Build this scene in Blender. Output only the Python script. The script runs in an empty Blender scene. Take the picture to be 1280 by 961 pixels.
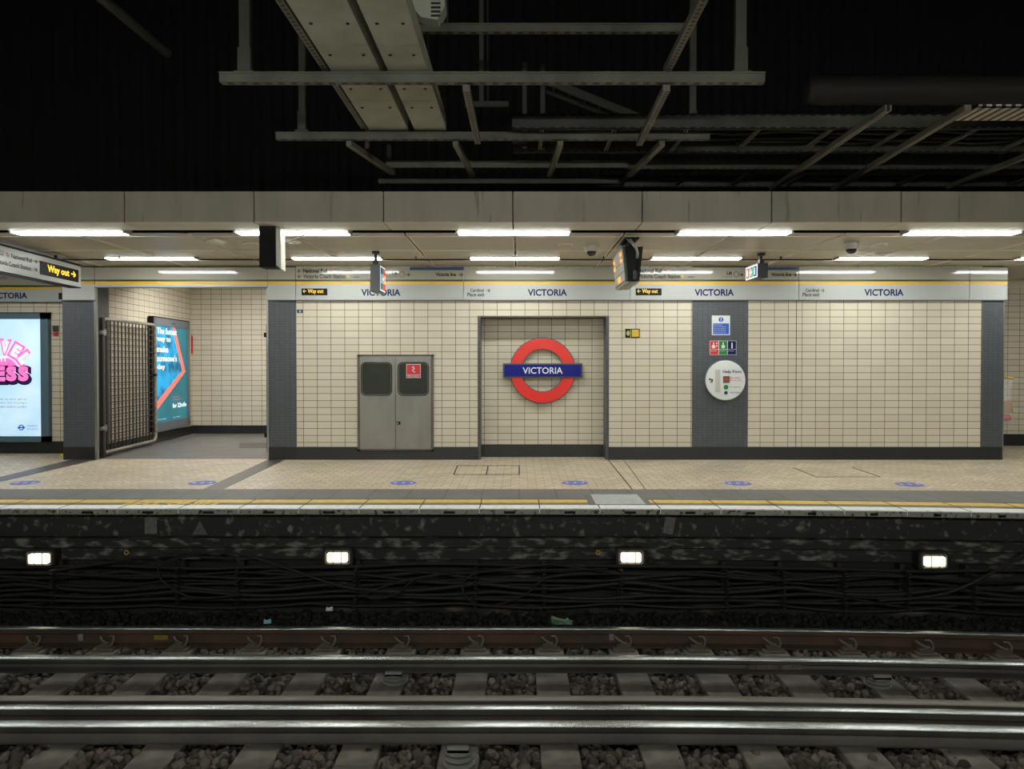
import bpy, math, random
import numpy as np
from mathutils import Vector, Matrix
random.seed(7)
RNG = np.random.RandomState(11)
SC = bpy.context.scene
COL = SC.collection

# ------------------------------------------------------------------ camera, world, exposure
EYE = 1.41                                   # eye height above the platform floor
cam_data = bpy.data.cameras.new('camera')
cam_data.sensor_width = 36.0
cam_data.lens = 36.0 * 925.0 / 1280.0
cam_data.clip_end = 200
cam = bpy.data.objects.new('camera', cam_data)
COL.objects.link(cam)
cam.location = (0, 0, EYE)
cam.rotation_euler = (math.radians(90 - 0.8), 0, 0)
cam_data.shift_x = -9.0 / 1280.0
cam_data.shift_y = -12.6 / 1280.0
SC.camera = cam
SC.view_settings.view_transform = 'Standard'
SC.view_settings.look = 'None'
SC.view_settings.exposure = 0.28
SC.view_settings.gamma = 1.0
SC.view_settings.use_curve_mapping = False
w = bpy.data.worlds.new('world')
SC.world = w
w.use_nodes = True
w.node_tree.nodes['Background'].inputs[0].default_value = (0.02, 0.02, 0.022, 1)
w.node_tree.nodes['Background'].inputs[1].default_value = 0.05
SC.cycles.use_denoising = True
SC.cycles.max_bounces = 8
SC.cycles.sample_clamp_indirect = 2.5
SC.cycles.sample_clamp_direct = 12.0
LAMP_STRENGTH = 31.0                          # ceiling fluorescent diffusers
OWN_LAMP_STRENGTH = 34.0                      # unseen near-platform lamps, made deep-sided to light the far fascia
PIT_LAMP_STRENGTH = 2.6                     # bulkhead lights under the platform edge

# ------------------------------------------------------------------ materials
def lin(c):
    c = c / 255.0
    return c / 12.92 if c <= 0.04045 else ((c + 0.055) / 1.055) ** 2.4
def rgb(r, g, b):
    return (lin(r), lin(g), lin(b), 1.0)

def base_mat(name):
    m = bpy.data.materials.new(name)
    m.use_nodes = True
    return m, m.node_tree, m.node_tree.nodes['Principled BSDF']

def noise_mix(nt, c1, c2, scale, lo=0.35, hi=0.65, detail=4, coord=None, stretch=None):
    tc = nt.nodes.new('ShaderNodeTexCoord')
    src = coord or tc.outputs['Object']
    if stretch:
        mp = nt.nodes.new('ShaderNodeMapping')
        mp.inputs['Scale'].default_value = stretch
        nt.links.new(src, mp.inputs['Vector'])
        src = mp.outputs['Vector']
    n = nt.nodes.new('ShaderNodeTexNoise')
    n.inputs['Scale'].default_value = scale
    n.inputs['Detail'].default_value = detail
    nt.links.new(src, n.inputs['Vector'])
    mr = nt.nodes.new('ShaderNodeMapRange')
    mr.inputs['From Min'].default_value = lo
    mr.inputs['From Max'].default_value = hi
    nt.links.new(n.outputs['Fac'], mr.inputs['Value'])
    mx = nt.nodes.new('ShaderNodeMix')
    mx.data_type = 'RGBA'
    for i, c in ((6, c1), (7, c2)):
        if isinstance(c, tuple):
            mx.inputs[i].default_value = c
        else:
            nt.links.new(c, mx.inputs[i])
    nt.links.new(mr.outputs['Result'], mx.inputs[0])
    return mx.outputs[2], n, mr

def mat(name, c, rough=0.6, metal=0.0, vary=0.12, scale=6.0, bump=0.0, c2=None, lo=0.35, hi=0.65, spec=0.5, stretch=None, coat=0.0):
    m, nt, b = base_mat(name)
    a = rgb(*c)
    if c2 is None:
        c2_ = tuple(x * (1 - vary) for x in a[:3]) + (1,)
    else:
        c2_ = rgb(*c2)
    out, n, mr = noise_mix(nt, a, c2_, scale, lo, hi, stretch=stretch)
    nt.links.new(out, b.inputs['Base Color'])
    b.inputs['Roughness'].default_value = rough
    b.inputs['Metallic'].default_value = metal
    b.inputs['Specular IOR Level'].default_value = spec
    b.inputs['Coat Weight'].default_value = coat
    if bump:
        bp = nt.nodes.new('ShaderNodeBump')
        bp.inputs['Strength'].default_value = bump
        bp.inputs['Distance'].default_value = 0.01
        nt.links.new(n.outputs['Fac'], bp.inputs['Height'])
        nt.links.new(bp.outputs['Normal'], b.inputs['Normal'])
    return m

def emit(name, c, strength, base=None):
    m, nt, b = base_mat(name)
    b.inputs['Base Color'].default_value = rgb(*(base or c))
    b.inputs['Emission Color'].default_value = rgb(*c)
    b.inputs['Emission Strength'].default_value = strength
    b.inputs['Roughness'].default_value = 0.25
    return m

def brick_mat(name, c1, c2, mortar, bw, bh, ms, rough=0.25, axes='XZ', off=(0, 0), spec=0.5, bump=0.25, offset=0.0, chevron=False, grime=None):
    m, nt, b = base_mat(name)
    tc = nt.nodes.new('ShaderNodeTexCoord')
    sp = nt.nodes.new('ShaderNodeSeparateXYZ')
    nt.links.new(tc.outputs['Object'], sp.inputs[0])
    cb = nt.nodes.new('ShaderNodeCombineXYZ')
    def add(sock, k):
        a = nt.nodes.new('ShaderNodeMath'); a.operation = 'ADD'
        nt.links.new(sock, a.inputs[0]); a.inputs[1].default_value = k
        return a.outputs[0]
    u = add(sp.outputs[axes[0]], off[0])
    v = add(sp.outputs[axes[1]], off[1])
    if chevron:
        pp = nt.nodes.new('ShaderNodeMath'); pp.operation = 'PINGPONG'
        nt.links.new(u, pp.inputs[0]); pp.inputs[1].default_value = bw
        ad = nt.nodes.new('ShaderNodeMath'); ad.operation = 'ADD'
        nt.links.new(v, ad.inputs[0]); nt.links.new(pp.outputs[0], ad.inputs[1])
        v = ad.outputs[0]
    nt.links.new(u, cb.inputs[0]); nt.links.new(v, cb.inputs[1])
    br = nt.nodes.new('ShaderNodeTexBrick')
    br.offset = offset; br.squash = 1.0
    br.inputs['Scale'].default_value = 1.0
    br.inputs['Brick Width'].default_value = bw
    br.inputs['Row Height'].default_value = bh
    br.inputs['Mortar Size'].default_value = ms
    br.inputs['Mortar Smooth'].default_value = 0.1
    br.inputs['Bias'].default_value = 0.0
    br.inputs['Color1'].default_value = rgb(*c1)
    br.inputs['Color2'].default_value = rgb(*c2)
    br.inputs['Mortar'].default_value = rgb(*mortar)
    nt.links.new(cb.outputs[0], br.inputs['Vector'])
    col = br.outputs['Color']
    if grime:
        gm = nt.nodes.new('ShaderNodeMix'); gm.data_type = 'RGBA'; gm.blend_type = 'MULTIPLY'
        gcol, gn, gmr = noise_mix(nt, (1, 1, 1, 1), (grime[0], grime[0], grime[0] * 0.97, 1), grime[1], 0.4, 0.7)
        gm.inputs[0].default_value = 1.0
        nt.links.new(col, gm.inputs[6]); nt.links.new(gcol, gm.inputs[7])
        col = gm.outputs[2]
    nt.links.new(col, b.inputs['Base Color'])
    b.inputs['Roughness'].default_value = rough
    b.inputs['Specular IOR Level'].default_value = spec
    bp = nt.nodes.new('ShaderNodeBump')
    bp.inputs['Strength'].default_value = bump
    bp.inputs['Distance'].default_value = 0.003
    bp.invert = True
    nt.links.new(br.outputs['Fac'], bp.inputs['Height'])
    nt.links.new(bp.outputs['Normal'], b.inputs['Normal'])
    return m

def slot_mat(name, c, dark, pitch, duty, halfw, axis='X', across=('Y',), centre=0.0, rough=0.5, metal=0.3):
    """galvanised steel with rows of punched slots (the slots read near black)"""
    m, nt, b = base_mat(name)
    tc = nt.nodes.new('ShaderNodeTexCoord')
    sp = nt.nodes.new('ShaderNodeSeparateXYZ')
    nt.links.new(tc.outputs['Object'], sp.inputs[0])
    def mth(op, a, k):
        n = nt.nodes.new('ShaderNodeMath'); n.operation = op
        if hasattr(a, 'node'): nt.links.new(a, n.inputs[0])
        else: n.inputs[0].default_value = a
        if hasattr(k, 'node'): nt.links.new(k, n.inputs[1])
        else: n.inputs[1].default_value = k
        return n.outputs[0]
    fr = mth('FRACT', mth('ADD', mth('MULTIPLY', sp.outputs[axis], 1.0 / pitch), 100.0), 0)
    on = mth('LESS_THAN', fr, duty)
    aa = mth('ABSOLUTE', mth('SUBTRACT', mth('ABSOLUTE', sp.outputs[across[0]], 0), centre), 0)
    on2 = mth('LESS_THAN', aa, halfw)
    msk = mth('MULTIPLY', on, on2)
    c_, n_, mr_ = noise_mix(nt, rgb(*c), tuple(x * 0.6 for x in rgb(*c)[:3]) + (1,), 3.0)
    mx = nt.nodes.new('ShaderNodeMix'); mx.data_type = 'RGBA'
    nt.links.new(msk, mx.inputs[0]); nt.links.new(c_, mx.inputs[6]); mx.inputs[7].default_value = rgb(*dark)
    nt.links.new(mx.outputs[2], b.inputs['Base Color'])
    b.inputs['Roughness'].default_value = rough
    b.inputs['Metallic'].default_value = metal
    return m

TILE = (203, 195, 176); TILE2 = (196, 187, 167); GROUT = (98, 88, 70)
MT = {}
MT['tile'] = brick_mat('cream_tile', TILE, TILE2, GROUT, 0.204, 0.1027, 0.0042, axes='XZ', off=(3.18 + 2.04, -2.104 + 1.027 * 3), rough=0.42, spec=0.3)
MT['tile_side'] = brick_mat('cream_tile_side', TILE, TILE2, GROUT, 0.204, 0.1027, 0.0042, axes='YZ', off=(0, -2.104 + 1.027 * 3), rough=0.42, spec=0.3)
MT['grey_tile'] = brick_mat('grey_mosaic', (78, 82, 87), (72, 76, 81), (58, 61, 64), 0.075, 0.04, 0.0028, axes='XZ', off=(9, 3), rough=0.35)
MT['grey_tile_shaded'] = brick_mat('grey_mosaic_shaded', (74, 77, 81), (66, 69, 73), (52, 54, 57), 0.075, 0.04, 0.0028, axes='YZ', off=(9, 3), rough=0.35)  # same mosaic in darker tones, side-face shade put into the colour
MT['floor'] = brick_mat('floor_tile', (204, 190, 166), (180, 166, 142), (142, 128, 106), 0.2, 0.1, 0.007, axes='XY', off=(20, 0), rough=0.42, chevron=True, offset=0.5, grime=(0.82, 1.3), bump=0.1)
MT['floor_grey'] = mat('grey_floor', (112, 110, 106), 0.4, vary=0.2, scale=3)
MT['floor_dark'] = mat('dark_floor_strip', (76, 72, 68), 0.4, vary=0.2, scale=3)
MT['tactile'] = brick_mat('tactile_paving', (112, 111, 106), (104, 102, 98), (80, 79, 75), 0.4, 0.06, 0.008, axes='XY', off=(20, 0), rough=0.6, bump=0.4, grime=(0.85, 2.0))
MT['edge_brown'] = mat('edge_paving', (120, 110, 98), 0.6, vary=0.3, scale=8)
MT['yellow'] = mat('yellow_line_paint', (222, 188, 86), 0.55, c2=(200, 164, 74), scale=14)
MT['white_edge'] = mat('white_edge_paint', (232, 232, 228), 0.6, c2=(170, 168, 160), scale=18, lo=0.55, hi=0.8)
MT['nosing'] = mat('nosing_concrete', (140, 137, 128), 0.85, c2=(50, 48, 44), scale=22, lo=0.54, hi=0.66, bump=0.4)
MT['white'] = mat('white_plastic', (215, 218, 216), 0.3, vary=0.03)
MT['offwhite'] = mat('offwhite_plastic', (190, 188, 178), 0.45, vary=0.05)
MT['frieze'] = mat('frieze_enamel', (168, 171, 168), 0.35, vary=0.03, scale=1.2)
MT['frieze_up'] = mat('frieze_gloss_enamel', (160, 157, 145), 0.07, vary=0.05, scale=1.2)
MT['fascia'] = mat('fascia_panel', (176, 168, 150), 0.5, c2=(158, 150, 133), scale=1.6, lo=.4, hi=.75, stretch=(2.2, 1, .7))
def add_streaks(m, dark, scale, stretch, lo, hi):
    nt = m.node_tree; b = nt.nodes['Principled BSDF']; src = b.inputs['Base Color'].links[0].from_socket
    out, n, mr = noise_mix(nt, src, rgb(*dark), scale, lo, hi, stretch=stretch)
    nt.links.new(out, b.inputs['Base Color'])
add_streaks(MT['fascia'], (112, 104, 92), 3.0, (7, 1, .5), .64, .80)
MT['ceiling'] = mat('ceiling_panel', (204, 197, 178), 0.35, c2=(192, 184, 163), scale=0.8)
MT['tbar'] = mat('ceiling_bar', (250, 246, 230), 0.5, vary=0.04)
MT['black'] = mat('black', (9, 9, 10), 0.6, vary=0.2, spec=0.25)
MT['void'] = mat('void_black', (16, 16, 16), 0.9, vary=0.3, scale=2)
MT['base'] = mat('black_skirting', (37, 38, 40), 0.35, vary=0.2, scale=3)
MT['steel'] = mat('brushed_steel', (150, 148, 142), 0.38, metal=0.75, c2=(128, 126, 120), scale=2.2, stretch=(1, 1, 0.35))
MT['steel_frame'] = mat('dull_steel_frame', (104, 98, 92), 0.5, metal=0.5, vary=0.2)
MT['chrome'] = mat('chrome_edge', (170, 170, 165), 0.3, metal=0.8, vary=0.1)
MT['gate'] = mat('gate_steel', (158, 152, 142), 0.4, metal=0.4, vary=0.25, scale=5)
MT['gate_dark'] = mat('gate_post_metal', (52, 50, 46), 0.5, metal=0.4, vary=0.25)
MT['red'] = mat('roundel_red', (222, 40, 30), 0.32, vary=0.06)
MT['blue'] = mat('roundel_blue', (12, 20, 122), 0.35, vary=0.05, spec=0.25)
MT['navy'] = mat('navy_lettering', (16, 18, 80), 0.6, vary=0.05, spec=0.2)
MT['ink'] = mat('black_lettering', (14, 14, 16), 0.6, vary=0.05, spec=0.2)
MT['inkgrey'] = mat('grey_lettering', (64, 64, 64), 0.6, vary=0.05, spec=0.2)
MT['bandblue'] = mat('blue_band', (22, 52, 92), 0.3, vary=0.05)
MT['green_line'] = mat('green_band', (10, 50, 22), 0.3, vary=0.05)
MT['yellow_line'] = mat('yellow_band', (216, 170, 50), 0.3, vary=0.05)
MT['grey_edge'] = mat('grey_sign_edge', (84, 88, 86), 0.5, vary=0.08)
MT['signred'] = mat('sign_red', (200, 36, 44), 0.35, vary=0.05)
MT['signgreen'] = mat('sign_green', (16, 122, 56), 0.35, vary=0.05)
MT['signblue'] = mat('sign_blue', (34, 86, 176), 0.35, vary=0.05)
MT['signyellow'] = mat('sign_yellow', (206, 170, 60), 0.35, vary=0.1)
MT['sticker'] = mat('floor_sticker_blue', (104, 112, 186), 0.7, vary=0.15, scale=12)
MT['boxgrey'] = mat('sign_box_grey', (84, 90, 94), 0.45, vary=0.1)
MT['boxdark'] = mat('sign_box_dark', (44, 46, 46), 0.45, vary=0.1)
MT['boxlight'] = mat('sign_box_light', (176, 174, 160), 0.4, vary=0.1)
MT['poster_frame'] = mat('poster_frame', (86, 110, 124), 0.4, metal=0.0, vary=0.1)
MT['poster_frame2'] = mat('poster_frame_grey', (104, 112, 120), 0.35, metal=0.0, vary=0.1)
MT['glassdark'] = mat('dark_glass', (44, 50, 46), 0.08, vary=0.2, scale=3, spec=0.6)
MT['strut'] = slot_mat('slotted_channel_x', (108, 108, 96), (18, 18, 16), 0.088, 0.5, 0.02, 'X', ('Y',))
MT['strut_y'] = slot_mat('slotted_channel_y', (122, 118, 104), (18, 18, 16), 0.05, 0.45, 0.012, 'Y', ('X',))
MT['tray'] = slot_mat('slotted_tray_rail', (78, 76, 68), (10, 10, 10), 0.085, 0.6, 0.006, 'X', ('Z',), centre=0.052)
MT['rod'] = mat('hanger_channel', (84, 84, 76), 0.5, metal=0.3, vary=0.2)
MT['plate'] = mat('galvanised_plate', (194, 196, 178), 0.5, c2=(168, 170, 150), scale=2.5, metal=0.1)
MT['duct'] = mat('dark_duct', (44, 38, 32), 0.7, vary=0.4, scale=1.5)
MT['pipe'] = mat('grey_pipe', (78, 76, 68), 0.5, vary=0.2)
MT['mesh'] = slot_mat('perforated_basket', (225, 214, 194), (50, 46, 40), 0.075, 0.42, 5.0, 'X', ('Y',))
MT['cable'] = mat('black_cable', (17, 15, 14), 0.7, vary=0.3, scale=4)
MT['cable2'] = mat('dusty_cable', (27, 24, 22), 0.75, vary=0.4, scale=4)
MT['cable_green'] = mat('green_cable', (44, 66, 34), 0.6, vary=0.3)
MT['cable_tan'] = mat('tan_cable', (110, 84, 50), 0.6, vary=0.3)
MT['hook'] = mat('cable_hook_iron', (34, 30, 26), 0.7, vary=0.4)
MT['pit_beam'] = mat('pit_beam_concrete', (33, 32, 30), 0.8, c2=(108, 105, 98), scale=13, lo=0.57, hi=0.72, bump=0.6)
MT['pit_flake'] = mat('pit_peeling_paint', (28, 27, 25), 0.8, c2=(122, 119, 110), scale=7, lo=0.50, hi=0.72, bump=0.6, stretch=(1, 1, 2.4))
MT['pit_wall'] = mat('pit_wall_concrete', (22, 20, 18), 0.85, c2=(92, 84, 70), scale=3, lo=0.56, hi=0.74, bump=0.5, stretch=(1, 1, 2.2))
MT['ballast_bed'] = mat('ballast_dirt', (26, 24, 22), 0.95, vary=0.5, scale=20, bump=0.6)
MT['sleeper'] = mat('sleeper_concrete', (110, 103, 94), 0.85, c2=(78, 72, 66), scale=5, bump=0.3)
MT['rail_side'] = mat('rusty_rail_web', (72, 54, 40), 0.65, c2=(52, 42, 34), scale=2.4, metal=0.2)
MT['rail_grey'] = mat('grey_rail_web', (62, 58, 52), 0.6, c2=(44, 41, 37), scale=2.4, metal=0.2)
MT['rail_top'] = mat('polished_rail_head', (168, 172, 170), 0.27, metal=1.0, vary=0.06, scale=1, stretch=(.2, 1, 1))
MT['rail_dull'] = mat('dull_rail_head', (112, 106, 96), 0.5, metal=0.3, vary=0.2, scale=2)
MT['clip'] = mat('rail_clip_iron', (84, 76, 66), 0.7, vary=0.4, scale=10)
MT['insulator'] = mat('porcelain_insulator', (120, 122, 116), 0.5, vary=0.2)
MT['insulator_dark'] = mat('insulator_dirt', (40, 38, 35), 0.7, vary=0.2)
MT['salmon'] = emit('poster_salmon', (240, 122, 108), 0.35)

# ------------------------------------------------------------------ mesh helpers
class MB:
    def __init__(self):
        self.v = []; self.f = []; self.m = []; self.cur = 0
    def quad(self, a, b, c, d):
        n = len(self.v); self.v += [tuple(a), tuple(b), tuple(c), tuple(d)]
        self.f.append((n, n + 1, n + 2, n + 3)); self.m.append(self.cur)
    def box(self, x0, x1, y0, y1, z0, z1):
        n = len(self.v)
        for z in (z0, z1):
            self.v += [(x0, y0, z), (x1, y0, z), (x1, y1, z), (x0, y1, z)]
        for q in ((0, 3, 2, 1), (4, 5, 6, 7), (0, 1, 5, 4), (1, 2, 6, 5), (2, 3, 7, 6), (3, 0, 4, 7)):
            self.f.append(tuple(n + i for i in q)); self.m.append(self.cur)
        return self
    def hexa(self, p):
        """8 corners: bottom loop 4, top loop 4"""
        n = len(self.v); self.v += [tuple(q) for q in p]
        for q in ((0, 3, 2, 1), (4, 5, 6, 7), (0, 1, 5, 4), (1, 2, 6, 5), (2, 3, 7, 6), (3, 0, 4, 7)):
            self.f.append(tuple(n + i for i in q)); self.m.append(self.cur)
        return self
    def bar(self, a, b, wd, ht, up=(0, 0, 1)):
        a = Vector(a); b = Vector(b); d = (b - a).normalized(); up = Vector(up)
        s = d.cross(up)
        if s.length < 1e-4: s = d.cross(Vector((0, 1, 0)))
        s.normalize(); u = s.cross(d).normalized()
        s *= wd / 2; u *= ht / 2
        return self.hexa([a - s - u, a + s - u, b + s - u, b - s - u, a - s + u, a + s + u, b + s + u, b - s + u])
    def cyl(self, a, b, r0, r1=None, n=20, caps=True):
        r1 = r0 if r1 is None else r1
        a = Vector(a); b = Vector(b); d = (b - a).normalized()
        s = d.orthogonal().normalized(); t = d.cross(s)
        k = len(self.v)
        for p, r in ((a, r0), (b, r1)):
            for i in range(n):
                an = 2 * math.pi * i / n
                self.v.append(tuple(p + s * r * math.cos(an) + t * r * math.sin(an)))
        for i in range(n):
            j = (i + 1) % n
            self.f.append((k + i, k + j, k + n + j, k + n + i)); self.m.append(self.cur)
        if caps:
            self.f.append(tuple(k + i for i in range(n))[::-1]); self.m.append(self.cur)
            self.f.append(tuple(k + n + i for i in range(n))); self.m.append(self.cur)
        return self
    def lathe(self, c, prof, axis='Z', n=28, sign=1):
        """prof = [(radius, along)]"""
        k = len(self.v); c = Vector(c)
        for r, h in prof:
            for i in range(n):
                an = 2 * math.pi * i / n
                if axis == 'Z': p = Vector((r * math.cos(an), r * math.sin(an), h * sign))
                elif axis == 'Y': p = Vector((r * math.cos(an), h * sign, r * math.sin(an)))
                else: p = Vector((h * sign, r * math.cos(an), r * math.sin(an)))
                self.v.append(tuple(c + p))
        for q in range(len(prof) - 1):
            for i in range(n):
                j = (i + 1) % n
                self.f.append((k + q * n + i, k + q * n + j, k + (q + 1) * n + j, k + (q + 1) * n + i)); self.m.append(self.cur)
        self.f.append(tuple(k + i for i in range(n))[::-1]); self.m.append(self.cur)
        e = k + (len(prof) - 1) * n
        self.f.append(tuple(e + i for i in range(n))); self.m.append(self.cur)
        return self
    def tube(self, pts, r, n=8):
        P = [Vector(p) for p in pts]; k = len(self.v); ref = None
        for i, p in enumerate(P):
            d = (P[min(i + 1, len(P) - 1)] - P[max(i - 1, 0)]).normalized()
            if ref is None: s = d.orthogonal().normalized()
            else: s = (ref - d * ref.dot(d)).normalized()
            ref = s; t = d.cross(s)
            for q in range(n):
                an = 2 * math.pi * q / n
                self.v.append(tuple(p + s * r * math.cos(an) + t * r * math.sin(an)))
        for i in range(len(P) - 1):
            for q in range(n):
                j = (q + 1) % n
                self.f.append((k + i * n + q, k + i * n + j, k + (i + 1) * n + j, k + (i + 1) * n + q)); self.m.append(self.cur)
        self.f.append(tuple(k + q for q in range(n))[::-1]); self.m.append(self.cur)
        e = k + (len(P) - 1) * n
        self.f.append(tuple(e + q for q in range(n))); self.m.append(self.cur)
        return self
    def prism(self, pts, d):
        """planar polygon pts extruded by vector d"""
        k = len(self.v); d = Vector(d); n = len(pts)
        for p in pts: self.v.append(tuple(Vector(p)))
        for p in pts: self.v.append(tuple(Vector(p) + d))
        self.f.append(tuple(range(k, k + n))); self.m.append(self.cur)
        self.f.append(tuple(range(k + 2 * n - 1, k + n - 1, -1))); self.m.append(self.cur)
        for i in range(n):
            j = (i + 1) % n
            self.f.append((k + j, k + i, k + n + i, k + n + j)); self.m.append(self.cur)
        return self
    def build(self, name, mats, parent=None, origin=None, smooth=False, bevel=0.0):
        if not isinstance(mats, (list, tuple)): mats = [mats]
        if parent is not None:
            origin = Vector(parent['_o'])
        elif origin is None:
            origin = Vector((0, 0, 0))
        o3 = Vector(origin)
        me = bpy.data.meshes.new(name)
        me.from_pydata([(a - o3.x, b - o3.y, c - o3.z) for a, b, c in self.v], [], self.f)
        for m in mats: me.materials.append(m)
        me.polygons.foreach_set('material_index', self.m)
        me.update()
        import bmesh
        bm = bmesh.new(); bm.from_mesh(me); bmesh.ops.recalc_face_normals(bm, faces=bm.faces); bm.to_mesh(me); bm.free()
        if smooth:
            me.polygons.foreach_set('use_smooth', [True] * len(me.polygons))
            try: me.set_sharp_from_angle(angle=math.radians(40))
            except Exception: pass
        ob = bpy.data.objects.new(name, me); COL.objects.link(ob)
        if parent is not None:
            ob.parent = parent
        else:
            ob.location = o3
        ob['_o'] = tuple(o3)
        if bevel:
            bv = ob.modifiers.new('bevel', 'BEVEL'); bv.width = bevel; bv.segments = 2; bv.limit_method = 'ANGLE'
        return ob

def tag(o, label, cat, group=None, kind=None):
    if label: o['label'] = label
    if cat: o['category'] = cat
    if group: o['group'] = group
    if kind: o['kind'] = kind
    return o
def struct(o, label=None):
    o['kind'] = 'structure'
    if label: o['label'] = label
    return o
def thing(name, loc, label, cat, group=None):
    e = bpy.data.objects.new(name, None); COL.objects.link(e)
    e.location = loc; e['_o'] = tuple(loc); e.empty_display_size = 0.1
    return tag(e, label, cat, group)
def copy_tree(root, delta, label):
    r = root.copy(); COL.objects.link(r); r.location = root.location + Vector(delta); r['label'] = label
    r['_o'] = tuple(r.location)
    for ch in list(root.children):
        c = ch.copy(); COL.objects.link(c); c.parent = r
        for g in list(ch.children):
            d = g.copy(); COL.objects.link(d); d.parent = c
    return r

def text(s, c, wd, ht, m, parent, right=(1, 0, 0), up=(0, 0, 1), name='lettering', bold=0.0, depth=0.002, align='C'):
    """lettering fitted to wd x ht metres around point c (or from its left edge)"""
    cu = bpy.data.curves.new('t', 'FONT'); cu.body = s; cu.size = 1.0; cu.offset = bold; cu.resolution_u = 3; cu.fill_mode = 'FRONT'
    t = bpy.data.objects.new('t', cu); COL.objects.link(t)
    me = bpy.data.meshes.new_from_object(t.evaluated_get(bpy.context.evaluated_depsgraph_get()))
    bpy.data.objects.remove(t); bpy.data.curves.remove(cu)
    n = len(me.vertices); co = np.empty(n * 3); me.vertices.foreach_get('co', co); co = co.reshape(-1, 3)
    mn = co.min(0); mx = co.max(0)
    sx = wd / (mx[0] - mn[0]); sy = ht / (mx[1] - mn[1])
    x = (co[:, 0] - (mn[0] if align == 'L' else (mn[0] + mx[0]) / 2)) * sx
    y = (co[:, 1] - (mn[1] + mx[1]) / 2) * sy
    R = np.array(right, float); R /= np.linalg.norm(R); U = np.array(up, float); U /= np.linalg.norm(U)
    N = np.cross(R, U)
    pp = np.array(parent['_o'])
    w_ = np.array(c, float) + np.outer(x, R) + np.outer(y, U) + N * depth - pp
    me.vertices.foreach_set('co', w_.ravel()); me.update()
    me.name = name; me.materials.clear(); me.materials.append(m)
    ob = bpy.data.objects.new(name, me); COL.objects.link(ob); ob.parent = parent; ob['_o'] = tuple(pp)
    return ob

def ordn(i):
    return ['first', 'second', 'third', 'fourth', 'fifth', 'sixth', 'seventh', 'eighth', 'ninth', 'tenth', 'eleventh', 'twelfth', 'thirteenth', 'fourteenth', 'fifteenth', 'sixteenth', 'seventeenth', 'eighteenth'][i]

def bend(x, wgt=1.0):
    """the far track and platform edge curve gently towards the camera on the right"""
    return -0.0098 * wgt * max(0.0, x - 0.3) ** 2

WALL = 10.9      # face of the platform wall
CEIL = 2.85
EDGE = 7.19      # platform edge
RAIL = -0.90     # top of running rails

# ================================================================== STRUCTURE
# ---- platform floor with its strips
XS = [-11 + 0.5 * i for i in range(49)]
b = MB()
for i in range(len(XS) - 1):
    a, c = XS[i], XS[i + 1]
    b.hexa([(a, 8.31 + bend(a, .5), -0.3), (c, 8.31 + bend(c, .5), -0.3), (c, 15.2, -0.3), (a, 15.2, -0.3),
            (a, 8.31 + bend(a, .5), 0), (c, 8.31 + bend(c, .5), 0), (c, 15.2, 0), (a, 15.2, 0)])
floor = struct(b.build('floor', MT['floor']), 'cream tiled platform floor in a zigzag pattern')
def strip(name, y0, y1, z0, z1, m, w0=1.0, w1=1.0, label=None, xr=None, parent=None):
    bb = MB(); xs = XS if xr is None else [xr[0] + (xr[1] - xr[0]) * i / 24 for i in range(25)]
    for i in range(len(xs) - 1):
        a, c = xs[i], xs[i + 1]
        bb.hexa([(a, y0 + bend(a, w0), z0), (c, y0 + bend(c, w0), z0), (c, y1 + bend(c, w1), z0), (a, y1 + bend(a, w1), z0),
                 (a, y0 + bend(a, w0), z1), (c, y0 + bend(c, w0), z1), (c, y1 + bend(c, w1), z1), (a, y1 + bend(a, w1), z1)])
    return struct(bb.build(name, m), label)
strip('floor_tactile_strip', 7.70, 8.31, -0.3, 0.003, MT['tactile'], 1, .5, 'grey ribbed tactile paving along the platform edge')
strip('floor_edge_paving', 7.37, 7.70, -0.3, 0.0, MT['edge_brown'], 1, 1, 'brown paving slabs between tactile strip and white edge')
strip('floor_yellow_line', 7.50, 7.67, 0.0, 0.003, MT['yellow'], 1, 1, 'yellow safety line along the platform edge')
strip('floor_white_edge', EDGE, 7.37, -0.045, 0.004, MT['white_edge'], 1, 1, 'white painted platform edge')
b = MB()
k = 0
x = 0.2 - 0.587 * 18
while x < 12:
    xa, xb = x + 0.004, x + 0.587 - 0.004
    b.hexa([(xa, EDGE - .004 + bend(xa), -0.055), (xb, EDGE - .004 + bend(xb), -0.055), (xb, 7.35 + bend(xb), -0.055), (xa, 7.35 + bend(xa), -0.055),
            (xa, EDGE - .004 + bend(xa), -0.006), (xb, EDGE - .004 + bend(xb), -0.006), (xb, 7.35 + bend(xb), -0.006), (xa, 7.35 + bend(xa), -0.006)])
    x += 0.587
struct(b.build('trim_1', MT['nosing']), 'row of worn concrete nosing slabs at platform edge')
b = MB(); x = 0.2 - 0.587 * 18
while x < 12:
    b.hexa([(x - .005, EDGE + bend(x), 0.0045), (x + .005, EDGE + bend(x), 0.0045), (x + .005, 7.69 + bend(x), 0.0045), (x - .005, 7.69 + bend(x), 0.0045),
            (x - .005, EDGE + bend(x), 0.0055), (x + .005, EDGE + bend(x), 0.0055), (x + .005, 7.69 + bend(x), 0.0055), (x - .005, 7.69 + bend(x), 0.0055)])
    x += 0.587
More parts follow.
